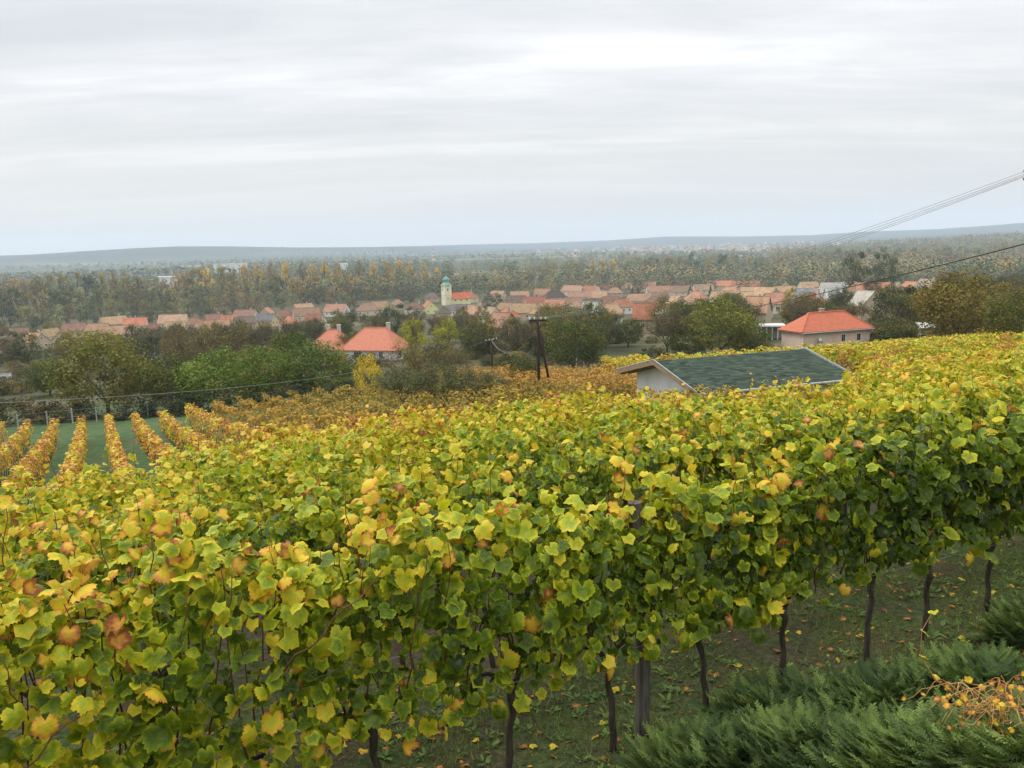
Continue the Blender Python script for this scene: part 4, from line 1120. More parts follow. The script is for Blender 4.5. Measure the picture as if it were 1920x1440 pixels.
# px, base py, width px, orientation s(ide) / g(able) / d(iagonal), kind, roof, wall, chimneys, label
H_ = [(22, 662, 40, 'd', 'gable', RX, WC, (), 'long pale walled house at the far left edge under a grey brown roof'),
 (42, 642, 26, 's', 'gable', RB, WT, (), 'small brown roof behind the far left long house'),
 (70, 657, 36, 'd', 'gable', RT_, WT, (1,), 'tan orange roof with dark lean-to, second group from the left edge'),
 (96, 643, 36, 'd', 'gable', RT_, WC, (), 'cream gabled house with one dark attic window and peach roof, far left'),
 (122, 651, 34, 'g', 'gable', RT_, WC, (), 'cream gable end with small square window beside the peach roof'),
 (122, 660, 22, 'g', 'gable', RB, WT, (), 'little brown roofed outbuilding before the cream gables'),
 (142, 632, 40, 's', 'gable', RB, WT, (), 'long brown roof behind the cream gables'),
 (187, 632, 42, 'd', 'gable', RT_, WC, (), 'tan roof with pale gable on its right, left of the tallest tree'),
 (256, 622, 40, 's', 'gable', RO, WC, (0,), 'bright orange red roof with pale chimney, behind the tallest tree'),
 (289, 632, 34, 's', 'hip', RB, WT, (), 'dull brown roof half sunk behind trees, right of the orange red one'),
 (327, 616, 50, 's', 'gable', RT_, WC, (), 'long yellow tan roof at the wood edge'),
 (331, 629, 34, 's', 'gable', RT_, WW, (1,), 'low tan roof over a bright white wall'),
 (366, 620, 36, 's', 'hip', RB, WW, (), 'pyramid brown roof over white walls'),
 (378, 632, 28, 's', 'hip', RP, WW, (), 'small peach roof with white lower wall'),
 (404, 612, 30, 's', 'gable', RB, WT, (1,), 'brown roof behind the bare tree'),
 (430, 614, 30, 's', 'gable', RR, WC, (), 'red roof showing through bare branches'),
 (460, 618, 36, 's', 'gable', RX, WT, (), 'grey brown roof right of the red one behind branches'),
 (500, 612, 40, 'd', 'gable', RG, (.60, .48, .25), (), 'dark slate grey roof with tan gable at its right end'),
 (535, 604, 36, 's', 'hip', RB, WT, (), 'hipped tan brown roof right of the slate grey one'),
 (545, 620, 36, 'd', 'hip', RO, WC, (1,), 'brick orange roof in front of the hipped brown one'),
 (575, 602, 48, 's', 'gable', RP, WC, (1,), 'long dusty red roof behind the cream gable'),
 (592, 614, 38, 'd', 'gable', RR, WC, (), 'red roof with cream gable and one dark window'),
 (632, 593, 46, 'd', 'gable', RP, WW, (0,), 'pinkish roof with a white gable and dark window, above the orange roofs'),
 (690, 592, 44, 's', 'hip', RP, WC, (1,), 'red brown hipped roof right of the white gable'),
 (712, 586, 30, 's', 'gable', RP, WC, (), 'narrow red brown roof behind the dark round tree'),
 (746, 580, 24, 's', 'hip', RT_, WT, (), 'small tan roof left of the church group'),
 (778, 590, 34, 's', 'hip', RB, WW, (1,), 'brown roof over bluish white walls, left of the yellow house'),
 (810, 566, 26, 's', 'hip', RX, WT, (), 'brown pyramid roof left of the church tower'),
 (806, 588, 30, 'g', 'gable', RO, (.70, .68, .32), (), 'bright yellow green gabled house in front of the church'),
 (876, 567, 38, 's', 'hip', RR, WC, (1,), 'long scarlet roof right of the church tower'),
 (905, 578, 22, 'g', 'gable', RT_, (.55, .45, .28), (), 'small tan gabled house beside the dark broad tree'),
 (863, 592, 38, 'd', 'gable', RG, WW, (), 'grey roofed house with white gable below the church'),
 (832, 598, 24, 's', 'hip', RX, WT, (), 'small brown pyramid roof below the yellow house'),
 (893, 602, 54, 'd', 'gable', RP, WT, (1,), 'broad brownish pink roof right of the grey roofed house'),
 (950, 592, 30, 'd', 'gable', RP, WC, (), 'peach barn roof right of the dark broad tree'),
 (968, 576, 36, 's', 'gable', RX, WT, (), 'grey brown roof adjoining the red one above the street lamp'),
 (1003, 580, 44, 's', 'gable', RR, WK, (1,), 'red roofed house with pink walls and two dark windows'),
 (975, 566, 34, 's', 'gable', RT_, WT, (), 'tan roof at the wood edge behind the pink house'),
 (985, 600, 46, 's', 'gable', RT_, WT, (0,), 'long tan roof in front of the pink walled house'),
 (920, 608, 40, 'd', 'gable', (.34, .27, .17), WC, (), 'mossy tan roof above the brick gable'),
 (952, 610, 44, 'd', 'hip', (.40, .19, .10), WC, (1,), 'mottled orange brown roof above the brick gable'),
 (944, 638, 44, 'd', 'gable', RP, (.42, .25, .14), (), 'pinkish roof with a dark open gable over brick walls'),
 (1040, 566, 42, 's', 'hip', (.11, .08, .065), WC, (), 'dark brown hipped roof with pale dormers'),
 (1018, 560, 30, 's', 'gable', RP, WC, (), 'peach roof left of the dark brown hipped one'),
 (1074, 554, 42, 'd', 'gable', RT_, WW, (), 'orange tan roof with white gable, left one of the white gabled pair'),
 (1108, 554, 36, 'd', 'gable', RO, WW, (1,), 'orange roof, right one of the white gabled pair'),
 (1086, 567, 40, 's', 'gable', RP, WC, (), 'dusty pink roof below the white gabled pair'),
 (1122, 566, 34, 's', 'gable', RP, WK, (1,), 'pink roof with small attic gable right of the dusty one'),
 (1137, 550, 28, 's', 'gable', RB, WC, (), 'small brown roof right of the white gabled pair'),
 (1153, 557, 28, 's', 'hip', RT_, WT, (), 'tan hipped roof left of the two small firs'),
 (1080, 582, 40, 's', 'gable', RP, WT, (), 'faded pink roof behind the twiggy brown tree'),
 (1110, 590, 34, 's', 'gable', RX, WC, (), 'brown roof right of the faded pink one'),
 (1166, 589, 34, 'd', 'gable', RR, WW, (), 'dark red roof with white gable above the tan gabled house'),
 (1145, 578, 30, 's', 'gable', RB, WT, (), 'brown roof behind the dark red one'),
 (1141, 609, 38, 'd', 'gable', RT_, WW, (), 'orange tan roof with a white gable and two dark windows'),
 (1108, 600, 30, 's', 'gable', (.50, .52, .52), WW, (), 'pale glasshouse like roof left of the tan gabled house'),
 (1207, 624, 36, 's', 'gable', RO, WT, (), 'orange roof hidden behind the thin reddish tree'),
 (1182, 548, 34, 's', 'hip', RT_, WT, (), 'tan roof behind the small firs'),
 (1212, 547, 34, 's', 'gable', RP, WC, (1,), 'pink roof right of the small firs'),
 (1235, 556, 46, 's', 'gable', RP, WC, (), 'long low pink roof below its neighbours, centre right'),
 (1270, 542, 36, 's', 'gable', RO, WC, (), 'orange red roof left of the broad fir'),
 (1277, 555, 40, 's', 'gable', RP, WC, (), 'pinkish roof in front of the orange red one'),
 (1318, 552, 36, 's', 'gable', RP, WC, (), 'dusty red roof right of the broad fir'),
 (1268, 583, 26, 'd', 'gable', RT_, WT, (), 'tan gable half hidden left of the walnut'),
 (1282, 602, 28, 'g', 'gable', RT_, WW, (), 'little white gable at the left foot of the walnut'),
 (1345, 544, 54, 's', 'gable', RO, WC, (1,), 'long salmon orange roof at the wood edge'),
 (1398, 544, 50, 's', 'gable', RR, WT, (), 'long low red brown roof right of the salmon one'),
 (1322, 530, 22, 's', 'gable', RG, WW, (), 'small grey roof behind the salmon one'),
 (1400, 576, 22, 's', 'gable', RT_, WC, (), 'small yellow tan roof right of the walnut top'),
 (1452, 588, 48, 'd', 'gable', (.44, .25, .17), (.60, .62, .50), (), 'pink tan roof with pale green gable'),
 (1428, 597, 36, 'g', 'gable', RP, WK, (1,), 'pink stuccoed gable in front of the pale green one'),
 (1420, 612, 40, 's', 'gable', RP, WT, (), 'low peach roof before the pink gable'),
 (1464, 533, 24, 's', 'hip', RR, WC, (1,), 'small red pyramid roof with chimney in the right wood'),
 (1500, 530, 36, 's', 'gable', RR, WC, (), 'red roof left of the long orange one at right'),
 (1533, 532, 40, 's', 'gable', RO, WC, (0,), 'long orange roof at the right, before the dark round tree'),
 (1568, 526, 24, 's', 'hip', RT_, WC, (), 'small tan roof above the dark round tree'),
 (1616, 522, 26, 'd', 'gable', RT_, WW, (), 'tan roof with white gable at the right wood edge'),
 (1658, 518, 24, 's', 'gable', RO, WC, (), 'small orange roof among trees at right'),
 (1622, 533, 36, 's', 'gable', RP, WC, (), 'peach roof below the tan white gabled one at right'),
 (1562, 557, 48, 's', 'gable', (.52, .53, .50), (.62, .60, .54), (), 'long whitish roofed shed at right'),
 (1603, 561, 36, 's', 'hip', (.30, .19, .14), WC, (0,), 'brown hipped roof with chimney right of the whitish shed'),
 (1561, 577, 28, 's', 'gable', (.50, .51, .52), (.45, .46, .46), (), 'pale grey roof above the orange roofed house'),
 (1508, 574, 32, 's', 'gable', (.30, .34, .38), (.4, .42, .44), (), 'blue grey metal roof left of the pale grey one'),
 (1523, 597, 46, 'd', 'hip', RR, WC, (1,), 'orange hipped roof with white chimney directly behind the orange roofed house'),
 (1622, 600, 44, 'd', 'gable', (.42, .42, .40), WT, (), 'weathered white asbestos roof right behind the orange roofed house'),
 (1672, 552, 36, 'd', 'gable', RT_, (.60, .58, .50), (), 'tan roof with rough pale gable left of the orange white gabled house'),
 (1708, 556, 34, 'd', 'gable', RO, WW, (), 'orange roof with white gable left of the bronze tree'),
 (1740, 552, 50, 'd', 'gable', (.36, .30, .26), WT, (1,), 'large grey tan gabled roof behind the bronze tree'),
 (1893, 514, 28, 's', 'hip', RT_, (.42, .24, .18), (), 'lone hipped roof house at the far right')]
HP = []
HL = [(628, 655, 'left orange roof'), (706, 655, 'long orange roof'), (838, 572, 'church'), (1548, 650, 'orange roofed house'), (921, 690, 'second utility pole'), (1440, 735, 'green roof'), (210, 760, 'tallest left tree'), (415, 750, 'bright walnut')]
def short(lb):
    import re
    q = re.split(r',| with | over | at | showing | half | behind | under | before | right of | left of | above | below | beside | as | in | to | among | for | through | who | which | beyond | adjoining | directly | glimpsed | squeezed ', lb)[0].split()
    return ' '.join(q[:7])
def beside(px, py):
    hx, hb, hl = min(HL, key=lambda q: (q[0] - px) ** 2 + (q[1] - py) ** 2 * 4)
    dx, dy = px - hx, py - hb
    w_ = ('left of' if dx < 0 else 'right of') if abs(dx) > abs(dy) * 1.2 else ('behind' if dy < 0 else 'in front of')
    return w_ + ' the ' + hl
for px, pb, wp, ori, kd, rc, wc, ch, lb in H_:
    HL.append((px, pb, short(lb)))
    p, D = hit(px, pb, 60)
    wm = wp * D / FPX
    az = -math.atan2(p[0], p[1])                                   # yaw that faces the viewer side on
    if ori == 's': yaw = az + random.uniform(-.38, .38); L, W_ = wm, max(6.4, min(8.2, wm * .7))
    elif ori == 'g': yaw = az + math.pi / 2 + random.uniform(-.25, .25); W_ = wm * .92; L = W_ * 1.5
    else: yaw = az - .85 + random.uniform(-.2, .2); L = wm * .92; W_ = max(6.0, wm * .58)
    if px in (863, 1108, 1074, 500, 187, 632, 592, 1603): yaw = az - .55
    if px in (96, 1141, 1166, 1452): yaw = az + .7
    H = 3.2 + .4 * random.random(); rise = min(W_ * .47, 3.9)
    jj = random.uniform(.68, 1.08); rc = tuple(c * random.uniform(.93, 1.07) * jj for c in rc)
    house(p, yaw, L, W_, H, rise, kd, rc, wc, lb, ch, nwin=max(1, min(3, int(L / 3.4))), cat='house')
    HP.append((px, pb, wp, D))

# two big orange roofs below the centre
p, D = hit(627, 673, 60)
house(p, -math.atan2(p[0], p[1]) - .5, 7.4, 6.0, 2.4, 3.1, 'hip', (.50, .19, .115), WW, 'large new orange hipped roof with two white chimneys, left one of two', (-.6, .6), rm=M['newtile'])
HP.append((628, 664, 50, D))
p, D = hit(707, 674, 60)
house(p, -math.atan2(p[0], p[1]) - .45, 10.2, 6.4, 2.4, 3.2, 'hip', (.50, .19, .115), WW, 'long bright orange hipped roof right of the clipped round tree', (.9,), rm=M['newtile'])
HP.append((706, 664, 90, D))

# church
def church():
    p, D = hit(838, 572, 60); yaw = -math.atan2(p[0], p[1]) + .35
    root = thing('church', 'village church with pale yellow tower and green onion spire', 'church', p, yaw)
    b = MB(); b.box(-2.5, 2.5, -2.5, 2.5, -1, 12.6)
    b.box(-2.75, 2.75, -2.75, 2.75, 12.6, 13.0); b.box(-2.7, 2.7, -2.7, 2.7, 6.6, 6.85)
    obj('tower', b.mesh('church_tower', M['plaster']), root, color=(.74, .70, .44))
    b = MB()
    for sx in (-1, 1):
        for sy in (-1, 1): b.box(sx * 2.25 - .35, sx * 2.25 + .35, sy * 2.25 - .35, sy * 2.25 + .35, -.5, 12.5)
    obj('pilasters', b.mesh('church_pilasters', M['plaster']), root, color=(.82, .81, .76), kind='stuff')
    for rz in (0, math.pi / 2, -math.pi / 2, math.pi):
        for z, s_ in ((10.2, (1.1, 2.1)), (4.4, (.9, 1.4))):
            o = obj('window', WINF, root, (2.5 * math.sin(rz), -2.5 * math.cos(rz), z), (0, 0, rz), (s_[0], 1, s_[1])); obj('pane', WINP, o)
    M['copper'] = simple('green_copper', [(0.3, (0.12, 0.26, 0.20)), (0.7, (0.20, 0.38, 0.30))], 1.2, rough=.6)
    r = obj('onion_roof', MB().lathe([(3.7, 13.0), (3.2, 13.5), (1.9, 14.6), (1.5, 15.3), (2.0, 16.0), (2.15, 16.7), (1.7, 17.5), (.8, 18.5), (.35, 19.3)], 8, ang0=.39).mesh('onion_roof', M['copper']), root)
    obj('spire', MB().lathe([(.35, 19.3), (.16, 20.6), (.30, 20.8), (.05, 21.0)], 8).box(-.06, .06, -.06, .06, 20.9, 22.6).box(-.45, .45, -.05, .05, 21.7, 21.85).mesh('spire', M['copper']), r)
    n = MB(); L, W_, H, rise = 13, 8, 4.2, 3.8
    w_ = obj('nave_wall', wall_mesh(L, W_, H, rise, 'gable'), root, (8.8, .0, 0), color=(.70, .66, .34))
    obj('nave_roof', roof_mesh(L, W_, rise, 'gable', z0=H), root, (8.8, 0, 0), color=(.50, .14, .055))
    for k in range(3): win(root, 4.6 + k * 4, -4.0, 3.2, 0, 1.0, 2.2)
    HP.append((845, 572, 34, D))
church()

# near house with orange tiled hip roof
def orange_house():
    yaw = .329; L, W_, rise, ins = 12.0, 5.4, 2.28, 3.07
    A = np.array([39.125, 110.612]); d = np.array([math.cos(yaw), math.sin(yaw)]); n = np.array([-d[1], d[0]])
    c = A + d * L / 2 + n * W_ / 2; g = min(T1(*A), T1(*c)); ez = CZ - 12.78
    H = ez - g + .12
    root = thing('house', 'pale pink house under a bright orange tiled hipped roof, at the right above the vines', 'house', (c[0], c[1], g), yaw)
    l, w_ = L - .9, W_ - .9
    obj('wall', wall_mesh(l, w_, H, 0, 'hip'), root, color=(.66, .52, .42))
    a, cc = L / 2, W_ / 2; ze = H; zr = H + rise
    base = MB()
    def slab(poly, th=.10):
        k = len(poly); base.add([q for q in poly] + [(q[0], q[1], q[2] - th) for q in poly], [tuple(range(k)), tuple(reversed(range(k, 2 * k)))] + [(i, i + k, (i + 1) % k + k, (i + 1) % k) for i in range(k)])
    ft = [(-a, -cc, ze), (a, -cc, ze), (a - ins, 0, zr), (-a + ins, 0, zr)]
    slab(ft); slab([(a, cc, ze), (-a, cc, ze), (-a + ins, 0, zr), (a - ins, 0, zr)]); slab([(a, -cc, ze), (a, cc, ze), (a - ins, 0, zr)]); slab([(-a, cc, ze), (-a, -cc, ze), (-a + ins, 0, zr)])
    r = obj('roof', base.mesh('roof', M['newtile']), root, color=(.48, .15, .08))
    # tiles: each a small arched piece, laid course over course
    Vs, Fs = [], []
    def face(p0, p1, p2, p3, nc, tw=.24):
        p0, p1, p2, p3 = map(Vector, (p0, p1, p2, p3)); nrm = (p1 - p0).cross(p3 - p0).normalized()
        up = ((p3 + p2) / 2 - (p0 + p1) / 2)
        for i in range(nc):
            f0, f1 = i / nc, (i + 1.10) / nc
            a0, b0 = p0.lerp(p3, f0), p1.lerp(p2, f0); a1, b1 = p0.lerp(p3, min(f1, 1)), p1.lerp(p2, min(f1, 1))
            k = max(1, int((b0 - a0).length / tw)); ux = (b0 - a0) / k
            s1 = a1 - a0 - (a1 - a0).project(ux) if ux.length > 0 else a1 - a0
            s1 = s1 if s1.length > 0 else a1 - a0
            lenx = (b0 - a0).length
            for j in range(k):
                q = a0 + ux * j
                m0 = (j + .5) / k * lenx; lo = (a1 - a0).dot(ux.normalized()); hi_ = lenx - (b0 - b1).dot(ux.normalized())
                if m0 < lo * .9 or m0 > lenx - (lenx - hi_) * .9: continue
                h0 = nrm * .055; jit = nrm * random.uniform(0, .012)
                b = len(Vs)
                Vs.extend([q + h0 * .35 + jit, q + ux * .5 + h0 + jit, q + ux * .96 + h0 * .35 + jit, q + s1 + nrm * .012, q + ux * .5 + s1 + nrm * .03, q + ux * .96 + s1 + nrm * .012])
                Fs.extend([(b, b + 1, b + 4, b + 3), (b + 1, b + 2, b + 5, b + 4), (b, b + 3, b + 5, b + 2)])
    face(ft[0], ft[1], ft[2], ft[3], 13)
    face((-a, cc, ze), (-a, -cc, ze), (-a + ins, 0, zr), (-a + ins, 0, zr), 13)
    mb = MB(); mb.add(Vs, Fs)
    obj('roof_tiles', mb.mesh('roof_tiles', M['newtile']), r, color=(.52, .165, .09), kind='stuff')
    rb = MB(); rb.tube([(-a + ins, 0, zr + .05), (a - ins, 0, zr + .05)], .11, 8)
    for sx in (-1, 1): rb.tube([(sx * a, -cc, ze + .04), (sx * (a - ins), 0, zr + .05)], .10, 8)
    obj('ridge_cap', rb.mesh('ridge_cap', M['newtile']), r, color=(.48, .15, .08))
    obj('gutter', MB().tube([(-a, -cc - .08, ze - .12), (a, -cc - .08, ze - .12)], .07, 8).mesh('gutter', M['metal']), r)
    for sx in (-1, 1): obj('downpipe', MB().tube([(sx * (a - .05), -cc - .08, ze - .15), (sx * l / 2, -w_ / 2 - .06, ze - .7), (sx * l / 2, -w_ / 2 - .06, 0)], .05, 6).mesh('downpipe', M['trim']), root)
    obj('chimney', CHM, r, (-.6, .2, zr - .3), (0, 0, 0), (.6, .5, .85), color=(.42, .32, .26))
    obj('plinth_band', MB().box(-l / 2 - .04, l / 2 + .04, -w_ / 2 - .04, w_ / 2 + .04, ze - .30, ze - .14).mesh('eaves_board', M['trim']), root)
    for x in (1.15, 4.0 - .25): win(root, x, -w_ / 2, H - 1.15, 0, .72, 1.15)
    ds = obj('satellite_dish', MB().lathe([(.02, 0), (.25, .04), (.40, .12), (.41, .13)], 16).mesh('dish', M['trim'], True), root, (-2.9, -w_ / 2 - .3, H - 1.25), (math.radians(70), 0, math.radians(15)))
    obj('bracket', MB().tube([(0, 0, 0), (0, .05, -.3)], .02, 6).mesh('bracket', M['metal']), ds)
    HP.append((1548, 655, 150, 110))
orange_house()

# cellar house with green shingle roof
def green_house():
    yaw = math.radians(19.5); L, hw, dp = 8.0, 3.5, .885
    d = np.array([math.cos(yaw), math.sin(yaw)]); n = np.array([-d[1], d[0]])
    R1 = np.array([6.245, 35.97]); rz = CZ - 5.19
    c = R1 + d * L / 2; g = T1(*(c)) - .3; zr = rz - g; ze = zr - dp
    root = thing('cellar_house', 'low white gabled house under a dark green shingle roof, right of centre behind the vines', 'house', (c[0], c[1], g), yaw)
    a = L / 2; w2 = hw - .55; iw = a - .75
    b = MB(); zt = lambda y: zr - dp * abs(y) / hw - .14
    V = [(-iw, -w2, -1), (iw, -w2, -1), (iw, w2, -1), (-iw, w2, -1), (-iw, -w2, zt(w2)), (iw, -w2, zt(w2)), (iw, w2, zt(w2)), (-iw, w2, zt(w2)), (-iw, 0, zt(0)), (iw, 0, zt(0))]
    b.add(V, [(0, 1, 5, 4), (2, 3, 7, 6), (1, 2, 6, 9, 5), (3, 0, 4, 8, 7)])
    obj('wall', b.mesh('wall', M['plaster']), root, color=(.78, .77, .76))
    b = MB()
    for s in (-1, 1):
        V = [(-a, s * hw, ze), (a, s * hw, ze), (a, 0, zr), (-a, 0, zr)]; V += [(x, y, z - .10) for x, y, z in V]
        F = [(0, 1, 2, 3), (7, 6, 5, 4), (0, 4, 5, 1), (1, 5, 6, 2), (3, 7, 4, 0)]
        b.add(V, F if s < 0 else [tuple(reversed(f)) for f in F])
    M['roofdeck'] = simple('roof_deck', [(0.3, (0.025, 0.04, 0.03)), (0.7, (0.04, 0.06, 0.045))], 4)
    r = obj('roof', b.mesh('roof', M['roofdeck']), root)
    # shingle tabs on both slopes, course over course
    m, nt = mat('green_shingle')
    at_ = N(nt, 'ShaderNodeAttribute', attribute_name='tint'); s_ = N(nt, 'ShaderNodeSeparateColor'); nt.links.new(at_.outputs['Color'], s_.inputs[0])
    rp = ramp(nt, [(0.0, (0.052, 0.074, 0.056)), (0.5, (0.095, 0.128, 0.095)), (1.0, (0.14, 0.178, 0.135))]); nt.links.new(s_.outputs[0], rp.inputs[0])
    nz = NOISE(nt, objpos(nt), 60, 3); big = NOISE(nt, objpos(nt), 1.1, 4)
    cc = MIX(nt, MA(nt, 'MULTIPLY_ADD', big, 2.2, -.9, True), rp.outputs[0], (0.075, 0.105, 0.075)); cc = MIX(nt, .35, cc, MIX(nt, 1.0, cc, rp.outputs[0], 'MULTIPLY'))
    out(nt, bsdf(nt, cc, 0.95, 0.15, 0, nz, .4, .004))
    nc = 24; V, F, t = [], [], []
    sl = math.hypot(hw, dp)
    for s in (-1, 1):
        for i in range(nc):
            f0, f1 = i / nc, min(1, (i + 1.25) / nc); x = -a - (0.17 if i % 2 else 0)
            y0, y1 = s * hw * (1 - f0), s * hw * (1 - f1); z0, z1 = ze + dp * f0, ze + dp * f1
            while x < a:
                x0, x1 = max(x, -a), min(x + .325, a); x += .333
                if x1 - x0 < .03: continue
                lift = .018 + random.uniform(0, .016); ins_ = random.uniform(-.012, .012); b_ = len(V)
                yy = y0 - s * ins_
                V += [(x0, yy, z0 + lift), (x1, yy, z0 + lift), (x1, y1, z1 + .004), (x0, y1, z1 + .004), (x0, yy, z0 + .001), (x1, yy, z0 + .001)]
                F += [(b_, b_ + 1, b_ + 2, b_ + 3), (b_ + 4, b_ + 5, b_ + 1, b_)] if s < 0 else [(b_ + 3, b_ + 2, b_ + 1, b_), (b_, b_ + 1, b_ + 5, b_ + 4)]
                c_ = min(1, max(0, random.gauss(.5, .30))); t += [(c_, 0, 0, 1)] * 6
    obj('shingles', npmesh('shingles', V, F, m, t), r, kind='stuff')
    # barge boards and gutter
    b = MB()
    for sx in (-1, 1):
        for s in (-1, 1):
            x0, x1 = (sx * a, sx * a + sx * .045); nm = 'barge_board'
            bb = MB(); X = sorted((x0, x1))
            P = [(0, zr + .05), (s * (hw + .03), ze + .05), (s * (hw + .03), ze - .17), (0, zr - .17)]
            V = [(X[0], y, z) for y, z in P] + [(X[1], y, z) for y, z in P]
            bb.add(V, [(0, 1, 2, 3), (7, 6, 5, 4)] + [(k, k + 4, (k + 1) % 4 + 4, (k + 1) % 4) for k in range(4)])
            obj(nm, bb.mesh(nm, M['barge'] if sx < 0 else M['concrete']), r)
            obj('edge_flashing', MB().tube([(sx * (a + .03), 0, zr + .07), (sx * (a + .03), s * (hw + .03), ze + .07)], .022, 5).mesh('flashing', M['metal']), r)
    g_ = obj('gutter', MB().tube([(-a, -hw - .07, ze - .05), (a + .05, -hw - .07, ze - .05)], .062, 8).mesh('gutter', M['metal']), r)
    obj('downpipe', MB().tube([(a - .1, -hw - .07, ze - .1), (a - .3, -w2 - .06, ze - .55), (a - .3, -w2 - .06, 0)], .045, 6).mesh('downpipe', M['metal']), root)
    # rafters under the gable overhang
    for s in (-1, 1):
        for k in range(2):
            x = -a + .14 + k * .42
            bb = MB(); P = [(0, zr - .11), (s * hw, ze - .11), (s * hw, ze - .22), (0, zr - .22)]
            V = [(x, y, z) for y, z in P] + [(x + .09, y, z) for y, z in P]
            bb.add(V, [(0, 1, 2, 3), (7, 6, 5, 4)] + [(q, q + 4, (q + 1) % 4 + 4, (q + 1) % 4) for q in range(4)])
            obj('rafter', bb.mesh('rafter', M['barge']), r)
    # round topped board on the gable wall
    arch = MB(); V = [(-iw - .05, .9 * math.cos(q) - .55, 1.5 + .62 * math.sin(q)) for q in np.linspace(0, math.pi, 14)] + [(-iw - .05, -1.45, .9), (-iw - .05, .35, .9)]
    k = len(V); arch.add(V + [(x + .04, y, z) for x, y, z in V], [tuple(range(k)), tuple(reversed(range(k, 2 * k)))] + [(i, i + k, (i + 1) % k + k, (i + 1) % k) for i in range(k)])
    obj('arched_panel', arch.mesh('arched_panel', M['trim']), root, label='white arched panel on the gable wall')
M['barge'] = simple('stained_board', [(0.3, (0.17, 0.115, 0.065)), (0.7, (0.34, 0.25, 0.16))], 8, stretch=(3, .4, 3), bd=.003)
green_house()

# little sheds
def small_shed(px, pb, wpx, label, wc, rc, yawo=0.0, name='shed'):
    p, D = hit(px, pb, 20); s = wpx * D / FPX
    root = thing(name, label, 'shed', p, -math.atan2(p[0], p[1]) + yawo)
    h = s * .62
    for i in range(7):
        x0 = -s / 2 + s * i / 7
        obj('board', MB().box(x0 + .01, x0 + s / 7 - .01, -s * .35, -s * .35 + .03, -.2, h).mesh('board', M['plaster']), root, color=tuple(c * random.uniform(.85, 1.1) for c in wc))
    obj('wall', MB().box(-s / 2, s / 2, -s * .33, s * .33, -.2, h - .02).mesh('wall', M['plaster']), root, color=wc)
    b = MB(); V = [(-s * .6, -s * .45, h), (s * .6, -s * .45, h), (s * .6, s * .42, h + s * .22), (-s * .6, s * .42, h + s * .22)]
    b.add(V + [(x, y, z - .06) for x, y, z in V], [(0, 1, 2, 3), (7, 6, 5, 4), (0, 4, 5, 1), (1, 5, 6, 2), (2, 6, 7, 3), (3, 7, 4, 0)])
    obj('roof', b.mesh('roof', M['flat']), root, color=rc)
    obj('window', WINP, root, (s * .22, -s * .35, h * .55), (0, 0, 0), (s * .25, 1, s * .25))
small_shed(1741, 634, 34, 'small white garden shed with grey roof beside the bronze tree', (.66, .66, .64), (.48, .48, .47), .3)
small_shed(1143, 690, 20, 'tiny red brown hutch with a pale door by the fence posts', (.42, .36, .30), (.16, .05, .04), -.1, 'hutch')

# white carport with posts
p, D = hit(1446, 636, 30); s = 42 * D / FPX
root = thing('carport', 'white open carport on slim posts left of the orange roofed house', 'carport', p, -math.atan2(p[0], p[1]) + .1)
for x in np.linspace(-s / 2 + .1, s / 2 - .1, 5): obj('post', MB().box(x - .06, x + .06, -1.5, -1.38, 0, 2.3).mesh('carport_post', M['trim']), root)
obj('roof', MB().box(-s / 2 - .2, s / 2 + .2, -1.7, 1.7, 2.3, 2.55).mesh('carport_roof', M['trim']), root)
obj('back_wall', MB().box(-s / 2, s / 2, 1.4, 1.55, 0, 2.3).mesh('back_wall', M['concrete']), root)
# low white garden walls glimpsed between the trees
for px, pb, wp, lb in ((128, 703, 46, 'low white garden wall behind the tallest tree, left'), (1338, 634, 18, 'short white wall below the dark tree, centre right'), (12, 712, 18, 'pale broken wall at the left picture edge')):
    p, D = hit(px, pb, 30); s = wp * D / FPX; r0 = thing('garden_wall', lb, 'wall', p, -math.atan2(p[0], p[1]))
    obj('masonry', MB().box(-s / 2, s / 2, -.12, .12, -.3, 1.0).mesh('masonry', M['plaster']), r0, color=(.66, .64, .60)); obj('coping', MB().box(-s / 2 - .05, s / 2 + .05, -.17, .17, 1.0, 1.08).mesh('coping', M['concrete']), r0)

# parked van beside the long orange roof
def car():
    p, D = hit(743, 672, 30); root = thing('parked_car', 'white parked car beside the long orange roofed house', 'car', p, -math.atan2(p[0], p[1]) + 1.1)
    prof = [(-2.1, .35), (-2.15, .8), (-1.95, 1.0), (-1.2, 1.08), (-.7, 1.52), (1.3, 1.56), (1.9, 1.12), (2.1, .9), (2.15, .4)]
    b = MB(); k = len(prof); V = [(x, -.82, z) for x, z in prof] + [(x, .82, z) for x, z in prof]
    b.add(V, [tuple(range(k)), tuple(reversed(range(k, 2 * k)))] + [(i, (i + 1) % k, (i + 1) % k + k, i + k) for i in range(k)])
    obj('body', b.mesh('car_body', M['flat']), root, color=(.72, .73, .74))
    for x0, x1 in ((-.85, -.05), (.05, .75), (.85, 1.45)): obj('side_window', MB().add([(x0 + (-.25 if x0 < -.5 else 0), -.835, 1.08), (x1, -.835, 1.08), (x1 - (.1 if x1 > 1.2 else 0), -.835, 1.44), (x0 + .1, -.835, 1.44)], [(0, 1, 2, 3)]).mesh('side_window', M['glass']), root)
    for x in (-1.35, 1.35):
        for y in (-.8, .8):
            wme = MB().tube([(x, y - .1, .32), (x, y + .1, .32)], .32, 14).mesh('tyre', M['cable']); w0 = obj('wheel', wme, root)
            obj('rim', MB().tube([(x, y - .115, .32), (x, y + .115, .32)], .18, 10).mesh('rim', M['metal']), w0)
car()

